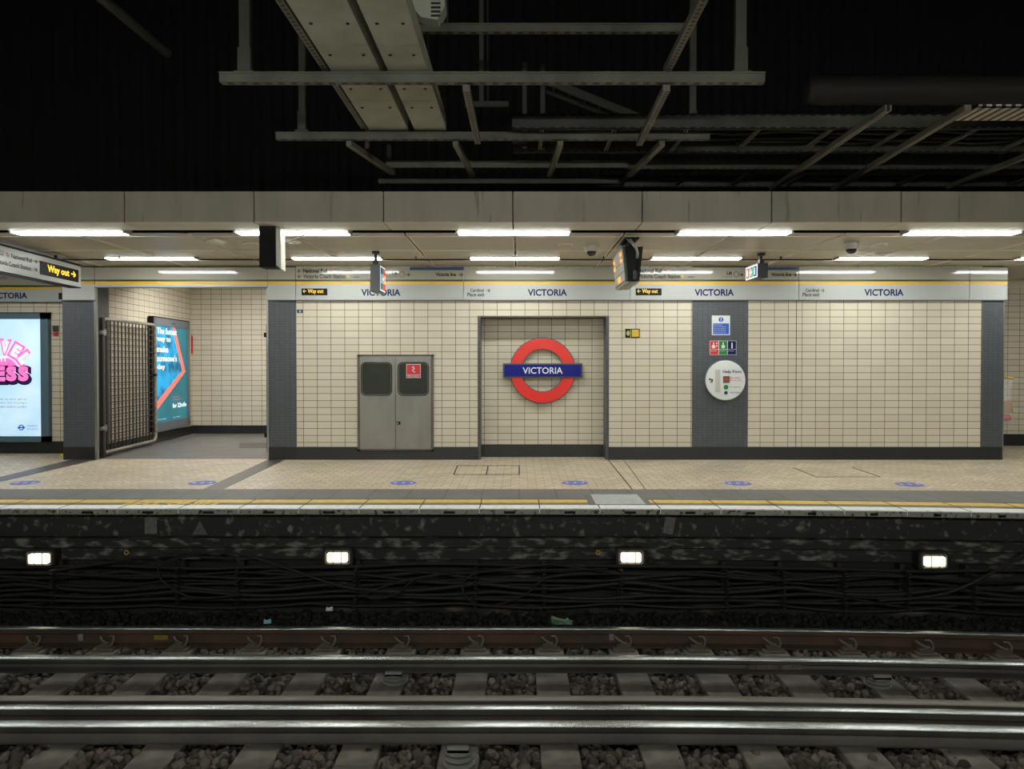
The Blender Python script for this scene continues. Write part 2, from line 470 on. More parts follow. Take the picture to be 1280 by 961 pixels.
# dark joint lines in the cream floor and chamber-cover outlines
def fl(b, p, q, wd):
    b.bar((p[0], p[1], 0.002), (q[0], q[1], 0.002), wd, 0.003)
fl(b, (1.27, 8.3), (1.31, 10.9), .012); fl(b, (1.42, 8.3), (1.54, 10.9), .007)
struct(b.build('floor_joints', MT['black']), 'dark joints between the edge slabs and floor bays')
b = MB()
for p, q in (((-.856, 10.25), (0, 10.25)), ((-.835, 9.42), (0, 9.42)), ((0, 9.42), (0, 10.25)), ((-.835, 9.42), (-.856, 10.25)), ((-.42, 9.42), (-.43, 10.25))):
    fl(b, p, q, .016)
tag(b.build('access_cover', MT['black'], origin=(-.42, 9.8, 0)), 'twin rectangular access cover outlined in black in front of the recess', 'access cover')
b = MB()
for p, q in (((3.73, 10.05), (3.71, 9.22)), ((4.54, 10.05), (4.51, 9.22)), ((3.71, 9.22), (4.0, 9.22)), ((4.0, 9.22), (4.51, 9.22))):
    fl(b, p, q, .011 if q[0] != 4.51 or p[0] > 4.1 else .004)
tag(b.build('access_cover', MT['black'], origin=(4.1, 9.6, 0)), 'faint access cover outline in floor right of the help point', 'access cover')
b = MB()
b.hexa([(-3.56, 8.31, .001), (-3.33, 8.31, .001), (-3.45, 10.88, .001), (-3.70, 10.88, .001), (-3.56, 8.31, .003), (-3.33, 8.31, .003), (-3.45, 10.88, .003), (-3.70, 10.88, .003)])
b.hexa([(-6.42, 8.31, .001), (-6.22, 8.31, .001), (-6.22, 10.88, .001), (-6.6, 10.88, .001), (-6.42, 8.31, .003), (-6.22, 8.31, .003), (-6.22, 10.88, .003), (-6.6, 10.88, .003)])
b.hexa([(-4.7, 12.4, .0035), (-3.8, 12.4, .0035), (-3.8, 13.2, .0035), (-5.0, 13.2, .0035), (-4.7, 12.4, .005), (-3.8, 12.4, .005), (-3.8, 13.2, .005), (-5.0, 13.2, .005)])
struct(b.build('floor_dark_strips', MT['floor_dark']), 'dark grey strips crossing the platform floor to the piers')
b = MB(); b.box(-6.5, -3.69, 11.0, 15.0, .001, .0035)
struct(b.build('floor_passage', MT['floor_grey']), 'smooth grey floor of the exit passage')

# ---- main wall with cupboard hole and recess
RX0, RX1, RZ = -0.60, 1.31, 2.105
CX0, CX1, CZ0, CZ1 = -2.38, -1.26, 0.137, 1.551
b = MB()
b.box(-3.28, CX0, WALL, 11.24, .19, CEIL)
b.box(CX0, CX1, WALL, 11.24, CZ1, CEIL)
b.box(CX1, RX0, WALL, 11.24, .19, CEIL)
b.box(RX0, RX1, WALL, 11.24, RZ, CEIL)
b.box(RX1, 2.545, WALL, 11.24, .19, CEIL)
b.box(3.37, 6.81, WALL, 11.24, .19, CEIL)
b.box(-3.28, 6.81, 11.24, 11.5, .19, CEIL)
struct(b.build('wall_front', MT['tile']), 'cream stack-bond tiled platform wall')
b = MB()
b.box(RX0 - .012, RX0 + .03, WALL - .006, 11.235, .0, RZ + .012)
b.box(RX1 - .03, RX1 + .012, WALL - .006, 11.235, .0, RZ + .012)
struct(b.build('trim_2', MT['grey_tile_shaded']), 'dark tiled side edges of the roundel recess')
b = MB(); b.box(RX0 - .012, RX1 + .012, WALL - .008, WALL + .02, RZ - .006, RZ + .016)
b.box(6.80, 6.825, WALL - .006, WALL + .01, .19, 2.35)
struct(b.build('trim_3', MT['steel_frame']), 'thin metal edging above the recess')
b = MB()
b.box(4.075, 4.083, WALL - .002, WALL + .01, .19, 2.35)
struct(b.build('trim_4', MT['ink']), 'dark movement joint in the tiled wall')
# baseboards
b = MB()
for xa, xb, zt in ((-3.69, CX0, .19), (CX0, CX1, CZ0 - .01), (CX1, RX0, .19), (RX1, 7.12, .19)):
    b.box(xa, xb, WALL - .012, WALL + .3, 0, zt)
b.box(RX0, RX1, 11.225, 11.3, 0, .185)
struct(b.build('baseboard_front', MT['base']), 'black glossy skirting along the platform wall')
# grey piers
def pier(name, x0, x1, y1, label):
    p = MB(); p.box(x0, x1, WALL - .004, y1, .19, CEIL - .0)
    o = struct(p.build(name, [MT['grey_tile'], MT['grey_tile_shaded']]), label)
    for f in o.data.polygons:
        if abs(f.normal.x) > .5: f.material_index = 1
    return o
pier('pillar', -6.72, -6.25, 11.28, 'grey mosaic pier left of the gated exit passage')
pier('pillar', -3.69, -3.28, 11.5, 'grey mosaic pier between exit passage and tiled wall')
pier('pillar', 2.545, 3.37, 11.5, 'wide grey mosaic pier carrying the help point')
pier('pillar', 6.81, 7.12, 12.7, 'grey mosaic pier at the right end of the tiled wall')
b = MB(); b.box(-6.72, -6.25, WALL - .01, 11.3, 0, .19)
struct(b.build('baseboard_pier', MT['base']))
b = MB(); b.box(-6.25, -6.215, WALL - .012, WALL + .03, 0, 2.54); b.box(-3.715, -3.69, WALL - .012, WALL + .03, 0, 2.54); b.box(7.12, 7.135, WALL - .01, WALL + .02, .0, 2.35)
struct(b.build('trim_5', MT['chrome']), 'metal corner guards on the piers')
# passage and side bays
b = MB()
b.hexa([(-6.42, 11.28, 0), (-6.7, 11.28, 0), (-6.9, 15.0, 0), (-6.62, 15.0, 0), (-6.42, 11.28, 3.0), (-6.7, 11.28, 3.0), (-6.9, 15.0, 3.0), (-6.62, 15.0, 3.0)])
struct(b.build('wall_passage_left', MT['tile_side']), 'cream tiled left wall of the exit passage')
b = MB(); b.box(-7.0, -3.4, 15.0, 15.2, 0, 3.0)
struct(b.build('wall_passage_back', MT['tile']), 'cream tiled back wall of the exit passage')
b = MB(); b.box(-3.69, -3.5, 11.5, 15.0, 0, 3.0)
struct(b.build('wall_passage_right', MT['tile_side']), 'cream tiled right wall of the exit passage')
b = MB(); b.box(-7.0, -3.4, 11.2, 15.2, 3.0, 3.1)
struct(b.build('ceiling_passage', MT['ceiling']), 'plain ceiling of the exit passage')
b = MB()
b.hexa([(-6.38, 11.3, 0), (-6.45, 11.3, 0), (-6.64, 15, 0), (-6.58, 15, 0), (-6.38, 11.3, .17), (-6.45, 11.3, .17), (-6.64, 15, .17), (-6.58, 15, .17)])
b.box(-6.62, -3.69, 14.96, 15.0, 0, .17)
b.box(-11, -6.72, 11.66, 11.7, 0, .19)
b.box(7.1, 12, 12.76, 12.8, 0, .2)
struct(b.build('baseboard_back', MT['base']), 'black skirting in the passage and side bays')
b = MB(); b.box(-11, -6.72, 11.7, 11.9, .19, CEIL)
struct(b.build('wall_left', MT['tile']), 'cream tiled wall of the left bay behind the poster')
b = MB(); b.box(7.1, 12, 12.8, 13.0, .2, 2.71)
struct(b.build('wall_right', MT['tile']), 'cream tiled wall beyond the right pier')
b = MB(); b.box(7.1, 12, 12.75, 13.0, 2.71, CEIL)
struct(b.build('trim_6', MT['ceiling']), 'plain band above the right bay tiles')
b = MB(); b.box(-6.72, -3.69, 11.0, 11.22, 2.56, 3.0)
struct(b.build('beam', MT['steel_frame']), 'lintel over the passage opening')

# ---- canopy: fascia, soffit, ceiling panels
b = MB(); x = -.065 - 1.313 * 8
while x < 13:
    b.box(x + .006, x + 1.313 - .006, 7.53, 7.56, CEIL + .0, 3.16)
    b.box(x + .006, x + 1.313 - .006, 7.56, 7.9, 3.14, 3.16)
    x += 1.313
bs_ = MB(); x = -.065 - 1.313 * 8
while x < 13:
    bs_.box(x + .006, x + 1.313 - .006, 7.532, 7.96, CEIL - .004, CEIL + .008); x += 1.313
struct(bs_.build('trim_10', MT['tbar']), 'soffit strip under the fascia panels, whitened for light off the floor')  # near-white colour stands in for light bounced up from the floor
struct(b.build('trim_7', MT['fascia']), 'row of grey enamel fascia panels along the canopy edge')
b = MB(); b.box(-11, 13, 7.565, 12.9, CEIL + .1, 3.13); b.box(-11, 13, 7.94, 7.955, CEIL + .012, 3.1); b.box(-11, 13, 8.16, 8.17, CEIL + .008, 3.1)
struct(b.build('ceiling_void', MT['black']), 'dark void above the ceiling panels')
seams = [-.05 + 1.21 * i for i in range(-9, 11)]
b = MB()
for i in range(len(seams) - 1):
    xa, xb = seams[i] + .010, seams[i + 1] - .010
    for ya, yb in ((8.16, 8.36), (8.375, 9.37), (9.385, 9.93), (10.32, 12.85)):
        b.box(xa, xb, ya, yb, CEIL, CEIL + .006)
struct(b.build('ceiling', MT['ceiling']), 'glossy cream ceiling panels over the platform')
b = MB()
for s in seams:
    for ya, yb in ((8.165, 8.36), (8.375, 9.37), (9.385, 9.93), (10.32, 12.8)):
        for u in (-.026, .010): b.box(s + u, s + u + .016, ya, yb, CEIL - .007, CEIL + .01)
b.box(-11, 13, 8.35, 8.373, CEIL - .007, CEIL + .02); b.box(-11, 13, 9.362, 9.384, CEIL - .007, CEIL + .02)
struct(b.build('trim_8', MT['tbar']), 'thin bars between the ceiling panels')
b = MB(); b.box(-11, 13, 9.935, 10.315, CEIL + .02, CEIL + .06)
struct(b.build('trim_9', MT['ceiling']), 'recessed channel holding the rear lamps')

# ---- dark upper hall: corrugated back wall, roof, far ends
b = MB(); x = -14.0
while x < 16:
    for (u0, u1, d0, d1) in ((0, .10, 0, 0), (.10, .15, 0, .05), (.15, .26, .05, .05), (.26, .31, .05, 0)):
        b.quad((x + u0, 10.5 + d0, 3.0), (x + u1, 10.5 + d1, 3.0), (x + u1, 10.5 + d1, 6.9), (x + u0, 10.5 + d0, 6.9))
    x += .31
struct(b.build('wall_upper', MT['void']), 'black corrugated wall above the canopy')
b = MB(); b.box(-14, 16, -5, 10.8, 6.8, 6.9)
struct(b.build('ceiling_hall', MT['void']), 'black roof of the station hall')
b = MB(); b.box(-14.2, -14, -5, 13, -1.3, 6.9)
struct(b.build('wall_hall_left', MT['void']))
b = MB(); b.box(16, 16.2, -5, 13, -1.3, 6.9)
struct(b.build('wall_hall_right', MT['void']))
# ---- the photographer's own platform (behind the camera)
b = MB(); b.box(-14, 16, -4.0, .4, -1.1, -.01)
struct(b.build('floor_near_platform', MT['floor_grey']), 'near platform on which the viewer stands')
b = MB(); b.box(-14, 16, -4.2, -4.0, 0, 3.2)
struct(b.build('wall_near_platform', MT['tile']))
b = MB(); b.box(-14, 16, -4.0, -.1, CEIL + .05, CEIL + .1)
struct(b.build('ceiling_near_platform', MT['ceiling']))

# ---- pit wall under the platform edge
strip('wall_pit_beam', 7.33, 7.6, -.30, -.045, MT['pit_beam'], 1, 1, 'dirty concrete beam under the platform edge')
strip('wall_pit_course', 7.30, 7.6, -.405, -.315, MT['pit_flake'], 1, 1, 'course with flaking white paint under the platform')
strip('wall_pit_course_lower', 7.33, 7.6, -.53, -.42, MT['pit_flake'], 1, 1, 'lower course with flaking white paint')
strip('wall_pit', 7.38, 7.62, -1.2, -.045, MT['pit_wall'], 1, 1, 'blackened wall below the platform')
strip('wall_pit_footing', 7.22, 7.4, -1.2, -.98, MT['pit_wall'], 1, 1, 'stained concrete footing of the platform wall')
b = MB(); b.box(-14, 16, .4, 8, -1.25, -1.10)
struct(b.build('ground_trackbed', MT['ballast_bed']), 'dark dirt under the ballast')

# ================================================================== LAMPS
lamp_mat = emit('fluorescent_diffuser', (246, 250, 246), LAMP_STRENGTH)
lamp_mat2 = emit('fluorescent_diffuser_rear', (246, 250, 246), LAMP_STRENGTH)
own_mat = emit('fluorescent_diffuser_near', (246, 250, 244), OWN_LAMP_STRENGTH)
def lamp(x, y0, y1, m, label, group, z=CEIL - .02):
    t = thing('ceiling_light', (x, (y0 + y1) / 2, CEIL), label, 'light', group)
    q = MB(); q.box(x - .62, x + .62, y0, y1, z + .008, CEIL + .05); q.build('housing', MT['offwhite'], t)
    q = MB(); q.box(x - .60, x + .60, y0 + .01, y1 - .01, z - .006, z + .008); q.build('diffuser', m, t)
    q = MB(); q.box(x - .625, x - .60, y0 + .01, y1 - .01, z - .008, z + .02); q.build('end_cap', MT['offwhite'], t)
    q = MB(); q.box(x + .60, x + .625, y0 + .01, y1 - .01, z - .008, z + .02); q.build('end_cap', MT['offwhite'], t)
    return t
names = ['first', 'second', 'third', 'fourth', 'fifth']
l0 = None
for i, x in enumerate((-4.87, -2.45, -.06, 2.33, 4.80)):
    lb = 'lit fluorescent strip in the front slot behind the fascia, %s from the left' % names[i]
    if l0 is None: l0 = lamp(x, 7.97, 8.15, lamp_mat, lb, 'front row of ceiling strip lights'); lx = x
    else: copy_tree(l0, (x - lx, 0, 0), lb)
l1 = None
for i, x in enumerate((-5.01, -2.48, -.06, 2.41, 4.94, 7.4)):
    lb = 'lit fluorescent strip in the rear row near the frieze, %s from the left' % (names + ['sixth'])[i]
    if l1 is None: l1 = lamp(x, 10.03, 10.21, lamp_mat2, lb, 'rear row of ceiling strip lights', CEIL - .005); lx = x
    else: copy_tree(l1, (x - lx, 0, 0), lb)
for x in (-7.4, 7.2, 9.6):
    copy_tree(l0, (x + 4.87, 0, 0), {-7.4: 'fluorescent strip beyond the left end of the front row', 7.2: 'fluorescent strip beyond the right end of the front row', 9.6: 'farthest right front-row fluorescent strip, unseen, added to brighten the right bay'}[x])  # the last one is out of view, added to light the right bay
copy_tree(l1, (14.86, 0, 0), 'unseen rear-row fluorescent strip added to brighten the right bay')  # out of view, put in because the right bay was too dark
copy_tree(l1, (-2.5, 0, 0), 'fluorescent strip beyond the left end of the rear row')
ln = None
for i in range(10):      # unseen row over the near platform, boxes deepened to throw light on the fascia
    x = -6.3 + 1.4 * i; lb = 'unseen strip light over the near platform, deepened to light the fascia, %s from the left' % ordn(i)
    if ln is None:
        ln = thing('ceiling_light', (x, -.5, CEIL + .05), lb, 'light', 'near platform strip lights')
        q = MB(); q.box(x - .62, x + .62, -.58, -.42, CEIL - .02, CEIL + .05); q.build('housing', MT['offwhite'], ln)
        q = MB(); q.box(x - .60, x + .60, -.57, -.43, CEIL - .14, CEIL - .02); q.build('diffuser', own_mat, ln)
    else: copy_tree(ln, (1.4 * i, 0, 0), lb)
# passage lamp
t = thing('ceiling_light', (-5.0, 13.0, 3.0), 'square ceiling light inside the exit passage', 'light')
q = MB(); q.box(-5.65, -4.35, 12.9, 13.15, 2.94, 3.0); q.build('housing', MT['offwhite'], t)
q = MB(); q.box(-5.6, -4.4, 12.92, 13.13, 2.925, 2.94); q.build('diffuser', emit('passage_diffuser', (250, 248, 244), 90.0), t)

# ================================================================== FRIEZE SIGN PANELS
FY = 10.86
def frieze_panel(x0, x1, zb, label, y=FY):
    t = thing('frieze_sign_panel', ((x0 + x1) / 2, y, zb), label, 'sign', 'frieze panels along the wall')
    q = MB(); q.box(x0 + .004, x1 - .004, y, y + .04, zb, 2.58); q.build('lower_panel', MT['frieze'], t)
    q = MB(); q.box(x0 + .004, x1 - .004, y, y + .04, 2.647, CEIL - .025); q.build('upper_panel', MT['frieze_up'], t)
    q = MB(); q.box(x0 + .004, x1 - .004, y - .001, y + .04, 2.62, 2.647); q.build('green_stripe', MT['green_line'], t)
    q = MB(); q.box(x0 + .004, x1 - .004, y - .001, y + .04, 2.58, 2.62); q.build('yellow_stripe', MT['yellow_line'], t)
    q = MB(); q.box(x0, x1, y + .002, y + .045, zb - .012, zb); q.build('bottom_trim', MT['grey_edge'], t)
    return t
def PX(px, y=WALL): return (px - 649) * y / 925.0
def PZ(py, y=WALL): return EYE + (455 - py) * y / 925.0
def arrow(parent, px, py, s, right=True, y=FY, m=None, name='arrow'):
    text('→' if right else '←', (PX(px, y), y, PZ(py, y)), .10 * s, .085 * s, m or MT['ink'], parent, name=name, bold=.02)
def way_out(t, px, y=FY):
    x0, x1 = PX(px - 16), PX(px + 16)
    q = MB(); q.box(x0, x1, y - .006, y + .01, PZ(369.5), PZ(361)); p = q.build('way_out_panel', MT['black'], t)
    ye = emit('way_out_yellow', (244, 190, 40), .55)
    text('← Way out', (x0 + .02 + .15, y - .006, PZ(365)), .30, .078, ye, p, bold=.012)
def direction_block(t, px0):
    # px0 = left edge of the block in the frieze
    arrow(t, px0 + 4, 339, .62, False); arrow(t, px0 + 4, 345.8, .62, False)
    text('National Rail', (PX(px0 + 9.3), FY, PZ(339)), .355, .06, MT['ink'], t, align='L', bold=.035)
    text('Victoria Coach Station', (PX(px0 + 9.3), FY, PZ(346)), .63, .062, MT['inkgrey'], t, align='L', bold=.03)
    # double-arrow rail mark
    q = MB(); xx, zz = PX(px0 + 43.5), PZ(338.7)
    q.box(xx - .035, xx + .035, FY - .002, FY, zz - .008, zz - .003); q.box(xx - .035, xx + .035, FY - .002, FY, zz + .004, zz + .009)
    q.bar((xx - .02, FY - .001, zz + .022), (xx + .01, FY - .001, zz + .006), .006, .002, (0, 1, 0)); q.bar((xx + .02, FY - .001, zz - .02), (xx - .01, FY - .001, zz - .004), .006, .002, (0, 1, 0))
    q.build('rail_symbol', MT['signred'], t)
    text('Trains to Gatwick', (PX(px0 + 48.5), FY, PZ(338.7)), .26, .03, MT['inkgrey'], t, align='L')
    q = MB(); xx, zz = PX(px0 + 65), PZ(345.9)
    q.lathe((xx, FY, zz), [(.022, 0), (.022, .002)], 'Y', 20, -1); q.box(xx - .036, xx + .036, FY - .004, FY, zz - .005, zz + .005)
    q.build('coach_roundel', MT['signyellow'], t)
    text('coaches', (PX(px0 + 71.5), FY, PZ(346.6)), .09, .022, MT['ink'], t, align='L', bold=.02)
def lift_block(t, px):
    text('Lift', (PX(px - 12), FY, PZ(342)), .08, .05, MT['ink'], t, align='L', bold=.03)
    text('to all exits', (PX(px - 17), FY, PZ(346.3)), .14, .022, MT['inkgrey'], t, align='L')
    q = MB(); cx, cz = PX(px), PZ(343.5)
    for a in range(6):
        p = [(cx + .038 * math.cos(math.radians(30 + 60 * j)), FY - .001, cz + .045 * math.sin(math.radians(30 + 60 * j))) for j in (a, a + 1)]
        q.bar(p[0], p[1], .006, .002, (0, 1, 0))
    q.build('lift_symbol', MT['inkgrey'], t)
    arrow(t, px + 7, 343.5, .65, True)
def victoria(t, px, y=FY, z=None):
    text('VICTORIA', (PX(px), y, PZ(366) if z is None else z), .575, .10, MT['navy'], t, bold=.03, name='station_name')
def cardinal(t, px):
    text('Cardinal', (PX(px), FY, PZ(363.2)), .20, .048, MT['inkgrey'], t, bold=.025, align='L')
    text('Place exit', (PX(px - 3.6), FY, PZ(368.6)), .25, .055, MT['inkgrey'], t, bold=.025, align='L')
    arrow(t, px + 22.5, 363.2, .6, True)
def line_block(t, x0, x1, pxt):
    q = MB(); q.box(x0, x1, FY - .003, FY + .01, 2.785, CEIL - .02); q.build('blue_band', MT['bandblue'], t)
    text('Victoria line', (PX(pxt), FY, PZ(343.6)), .30, .052, MT['ink'], t, bold=.035, align='L')
    arrow(t, pxt + 31, 343.6, .65, True)

B = 2.353
t = frieze_panel(-6.70, -6.22, B, 'blank cream frieze panel on top of the left pier')
t = frieze_panel(-6.22, -3.69, 2.54, 'blank frieze panel spanning the exit passage opening')
t = frieze_panel(-3.69, PX(371), B, 'narrow blank frieze panel over the pier right of the passage')
t = frieze_panel(PX(371), PX(580), B, 'VICTORIA frieze panel above the steel cupboard with National Rail directions')
way_out(t, 394.5); victoria(t, 477); direction_block(t, 371); lift_block(t, 503.3); line_block(t, PX(513), PX(580), 545)
t = frieze_panel(PX(580), PX(787), B, 'VICTORIA frieze panel above the roundel with Cardinal Place exit arrow')
victoria(t, 684); cardinal(t, 588)
t = frieze_panel(PX(787), PX(997), B, 'VICTORIA frieze panel above the help point pier with directions')
way_out(t, 810); victoria(t, 891.5); direction_block(t, 787); lift_block(t, 919); line_block(t, PX(930), PX(997), 962)
t = frieze_panel(PX(997), PX(1209), B, 'VICTORIA frieze panel right of the help point with Cardinal Place exit arrow')
victoria(t, 1102.5); cardinal(t, 1005)
t = frieze_panel(PX(1209), PX(1256.5), B, 'short blank frieze panel at the right end of the wall')
# left bay frieze
t = frieze_panel(-10.2, PX(78, 11.64), 2.39, 'VICTORIA frieze panel in the left bay behind the hanging sign', 11.64)
text('VICTORIA', (PX(35, 11.64) - .295, 11.64, PZ(369.5, 11.64)), .59, .095, MT['navy'], t, bold=.03, name='station_name')
q = MB(); q.box(PX(73, 11.6), PX(77, 11.6), 11.62, 11.65, PZ(374, 11.6), PZ(366, 11.6)); q.build('black_marker', MT['black'], t)
text('Victoria Coach Station', (PX(-8, 11.64), 11.64, PZ(347, 11.64)), .45, .05, MT['inkgrey'], t)

# ================================================================== ROUNDEL
rc = Vector((PX(678.2, 11.18), 11.14, PZ(463, 11.18)))
t = thing('roundel_sign', tuple(rc), 'red ring and blue bar VICTORIA roundel in the wall recess', 'station sign')
def ring(ri, ro, y0, y1, n=72):
    q = MB(); k = 0
    for i in range(n):
        a = 2 * math.pi * i / n; c = 2 * math.pi * (i + 1) / n
        def P(r, an, y): return (rc.x + r * math.cos(an), y, rc.z + r * math.sin(an))
        q.hexa([P(ri, a, y1), P(ro, a, y1), P(ro, c, y1), P(ri, c, y1), P(ri, a, y0), P(ro, a, y0), P(ro, c, y0), P(ri, c, y0)])
    return q
ring(.315, .497, 11.165, 11.24).build('grey_rim', MT['grey_edge'], t)
ring(.327, .483, 11.155, 11.17).build('red_ring', MT['red'], t)
q = MB(); q.box(rc.x - .60, rc.x + .60, 11.14, 11.24, rc.z - .108, rc.z + .108); bar_ = q.build('bar_frame', MT['grey_edge'], t)
q = MB(); q.box(rc.x - .578, rc.x + .578, 11.13, 11.15, rc.z - .088, rc.z + .088); bb_ = q.build('blue_bar', MT['blue'], t)
text('VICTORIA', (rc.x, 11.13, rc.z), .60, .098, MT['white'], bb_, bold=.012, name='station_name')

# ================================================================== STEEL CUPBOARD
t = thing('steel_cupboard', ((CX0 + CX1) / 2, WALL, CZ0), 'stainless steel double-door cupboard with two dark windows set in the wall', 'cupboard')
q = MB()
for a in ((CX0, CX0 + .04, CZ0, CZ1), (CX1 - .04, CX1, CZ0, CZ1), (CX0, CX1, CZ1 - .025, CZ1), (CX0, CX1, CZ0, CZ0 + .02)):
    q.box(a[0], a[1], WALL - .025, WALL + .2, a[2], a[3])
q.box(CX0 + .04, CX1 - .04, 11.18, 11.2, CZ0, CZ1)
q.build('frame', MT['steel_frame'], t)
def rrect(cx, cz, hw, hh, r, y, n=8):
    P = []
    for (sx, sz, a0) in ((1, 1, 0), (-1, 1, 90), (-1, -1, 180), (1, -1, 270)):
        for i in range(n + 1):
            a = math.radians(a0 + 90 * i / n)
            P.append((cx + sx * (hw - r) + r * math.cos(a), y, cz + sz * (hh - r) + r * math.sin(a)))
    return P
mid = (CX0 + CX1) / 2
for s, (dx0, dx1) in enumerate(((CX0 + .04, mid - .004), (mid + .004, CX1 - .04))):
    wcx = PX(471) if s == 0 else PX(517); wcz = PZ(473.5); hw, hh = .212, .228
    # door leaf as a sheet with a rounded window opening
    q = MB(); yy = WALL - .03; P = rrect(wcx, wcz, hw, hh, .06, yy)
    def fr(xa, xb, za, zb): q.quad((xa, yy, za), (xb, yy, za), (xb, yy, zb), (xa, yy, zb))
    fr(dx0, dx1, CZ0 + .025, wcz - hh); fr(dx0, dx1, wcz + hh, CZ1 - .028)
    fr(dx0, wcx - hw, wcz - hh, wcz + hh); fr(wcx + hw, dx1, wcz - hh, wcz + hh)
    for c_, (sx, sz) in enumerate(((1, 1), (-1, 1), (-1, -1), (1, -1))):
        cc = (wcx + sx * hw, yy, wcz + sz * hh)
        for i in range(8):
            k0 = len(q.v); q.v += [cc, P[c_ * 9 + i], P[c_ * 9 + i + 1]]; q.f.append((k0, k0 + 1, k0 + 2)); q.m.append(0)
    for i in range(len(P)):
        j = (i + 1) % len(P)
        q.quad(P[i], P[j], (P[j][0], WALL + .01, P[j][2]), (P[i][0], WALL + .01, P[i][2]))
    d = q.build('door', MT['steel'], t)
    q = MB(); q.prism(rrect(wcx, wcz, hw, hh, .06, WALL - .018), (0, .006, 0)); q.build('window_pane', MT['glassdark'], d)
    q = MB(); P2 = rrect(wcx, wcz, hw + .012, hh + .012, .07, WALL - .032); q.tube(P2 + [P2[0]], .007, 6); q.build('window_gasket', MT['black'], d)
    if s == 1:
        q = MB(); sx0, sx1, sz0, sz1 = PX(508.3), PX(526.3), PZ(472.3), PZ(455)
        q.box(sx0, sx1, WALL - .04, WALL - .034, sz0, sz1); n_ = q.build('notice', MT['white'], d); n_['label'] = 'red square fire equipment notice'
        # third level belongs to the door: pictogram and words joined on the notice plane
        q = MB(); q.box(sx0 + .008, sx1 - .008, WALL - .042, WALL - .04, sz0 + .05, sz1 - .008); q.box(sx0 + .008, sx1 - .008, WALL - .042, WALL - .04, sz0 + .008, sz0 + .042)
        q.build('notice_red', MT['signred'], d)
        q = MB(); cx = (sx0 + sx1) / 2; cz = sz0 + .125
        q.bar((cx - .02, WALL - .043, cz + .04), (cx + .015, WALL - .043, cz + .01), .012, .003, (0, 1, 0)); q.bar((cx + .02, WALL - .043, cz + .02), (cx - .02, WALL - .043, cz - .02), .014, .003, (0, 1, 0))
        q.bar((cx - .02, WALL - .043, cz - .01), (cx + .025, WALL - .043, cz - .045), .014, .003, (0, 1, 0)); q.cyl((cx, WALL - .0445, cz + .035), (cx, WALL - .042, cz + .035), .012)
        q.build('notice_symbol', MT['white'], d)
        text('Dry risers', (cx, WALL - .042, sz0 + .025), .15, .026, MT['white'], d, bold=.02)
q = MB(); hx, hz = PX(497), PZ(528.5); q.box(hx - .012, hx + .045, WALL - .05, WALL - .03, hz - .022, hz + .022); q.build('lock_plate', MT['black'], t)
q = MB(); q.bar((hx - .02, WALL - .055, hz - .008), (hx + .02, WALL - .055, hz + .002), .012, .012); q.cyl((hx + .01, WALL - .06, hz), (hx + .01, WALL - .03, hz), .009); q.build('handle', MT['chrome'], t)
# standpipe behind the right window
q = MB(); q.cyl((PX(518), WALL + .1, CZ0 + .1), (PX(518), WALL + .1, 1.35), .04)
q.build('standpipe', MT['steel_frame'], t)

# ================================================================== HELP POINT AND SIGNS ON THE PIER
PY = WALL - .004
hc = Vector((PX(905), PY, PZ(475.2)))
t = thing('help_point', tuple(hc), 'round white Help Point panel with three call buttons on grey pier', 'help point')
q = MB(); q.lathe((hc.x, PY, hc.z), [(.30, 0), (.30, .055), (.296, .062)], 'Y', 56, -1); q.build('rim', MT['boxgrey'], t, smooth=True)
q = MB(); q.lathe((hc.x, PY, hc.z), [(.292, .05), (.292, .075), (.284, .085), (.02, .088)], 'Y', 56, -1); q.build('face_panel', MT['white'], t, smooth=True)
fy = PY - .088
q = MB(); q.box(PX(892), PX(898.2), fy - .003, fy + .01, PZ(490), PZ(462)); q.build('speaker_grille', MT['offwhite'], t)
text('Help Point', (PX(901.5), fy, PZ(464.8)), .275, .055, MT['navy'], t, bold=.012, align='L')
q = MB(); q.box(PX(901.8), PX(909.8), fy - .006, fy + .01, PZ(478.3), PZ(470.0)); cb_ = q.build('fire_alarm_button', mat('dark_red_button', (122, 66, 56), .4), t)
q = MB(); q.box(PX(903.4), PX(908.2), fy - .010, fy - .004, PZ(476.5), PZ(471.7)); q.build('button_cap', mat('dark_red_cap', (150, 84, 70), .4), cb_)
q = MB(); q.lathe((PX(905.3), fy, PZ(483.7)), [(.034, -.005), (.034, .008)], 'Y', 28, -1); q.build('emergency_button', MT['signgreen'], t)
q = MB(); q.lathe((PX(905.3), fy, PZ(490.6)), [(.025, -.005), (.025, .008)], 'Y', 28, -1); q.build('information_button', mat('navy_button', (20, 50, 90), .3), t)
text('Fire alarm', (PX(910.5), fy, PZ(472)), .15, .03, MT['signred'], t, align='L'); text('Break glass', (PX(910.5), fy, PZ(475.3)), .17, .026, MT['signred'], t, align='L')
text('Emergency', (PX(910.5), fy, PZ(483.4)), .15, .028, MT['inkgrey'], t, align='L'); text('Information', (PX(910.5), fy, PZ(490)), .15, .026, MT['inkgrey'], t, align='L')
q = MB(); xx, zz = PX(886.8), PZ(475.2)
q.box(xx - .03, xx - .002, fy - .003, fy + .005, zz + .0, zz + .03); q.box(xx + .002, xx + .03, fy - .003, fy + .005, zz - .012, zz + .018); q.box(xx - .01, xx + .025, fy - .003, fy + .005, zz - .032, zz - .015)
q.build('hearing_loop_symbol', mat('maroon_mark', (92, 20, 40), .4), t)

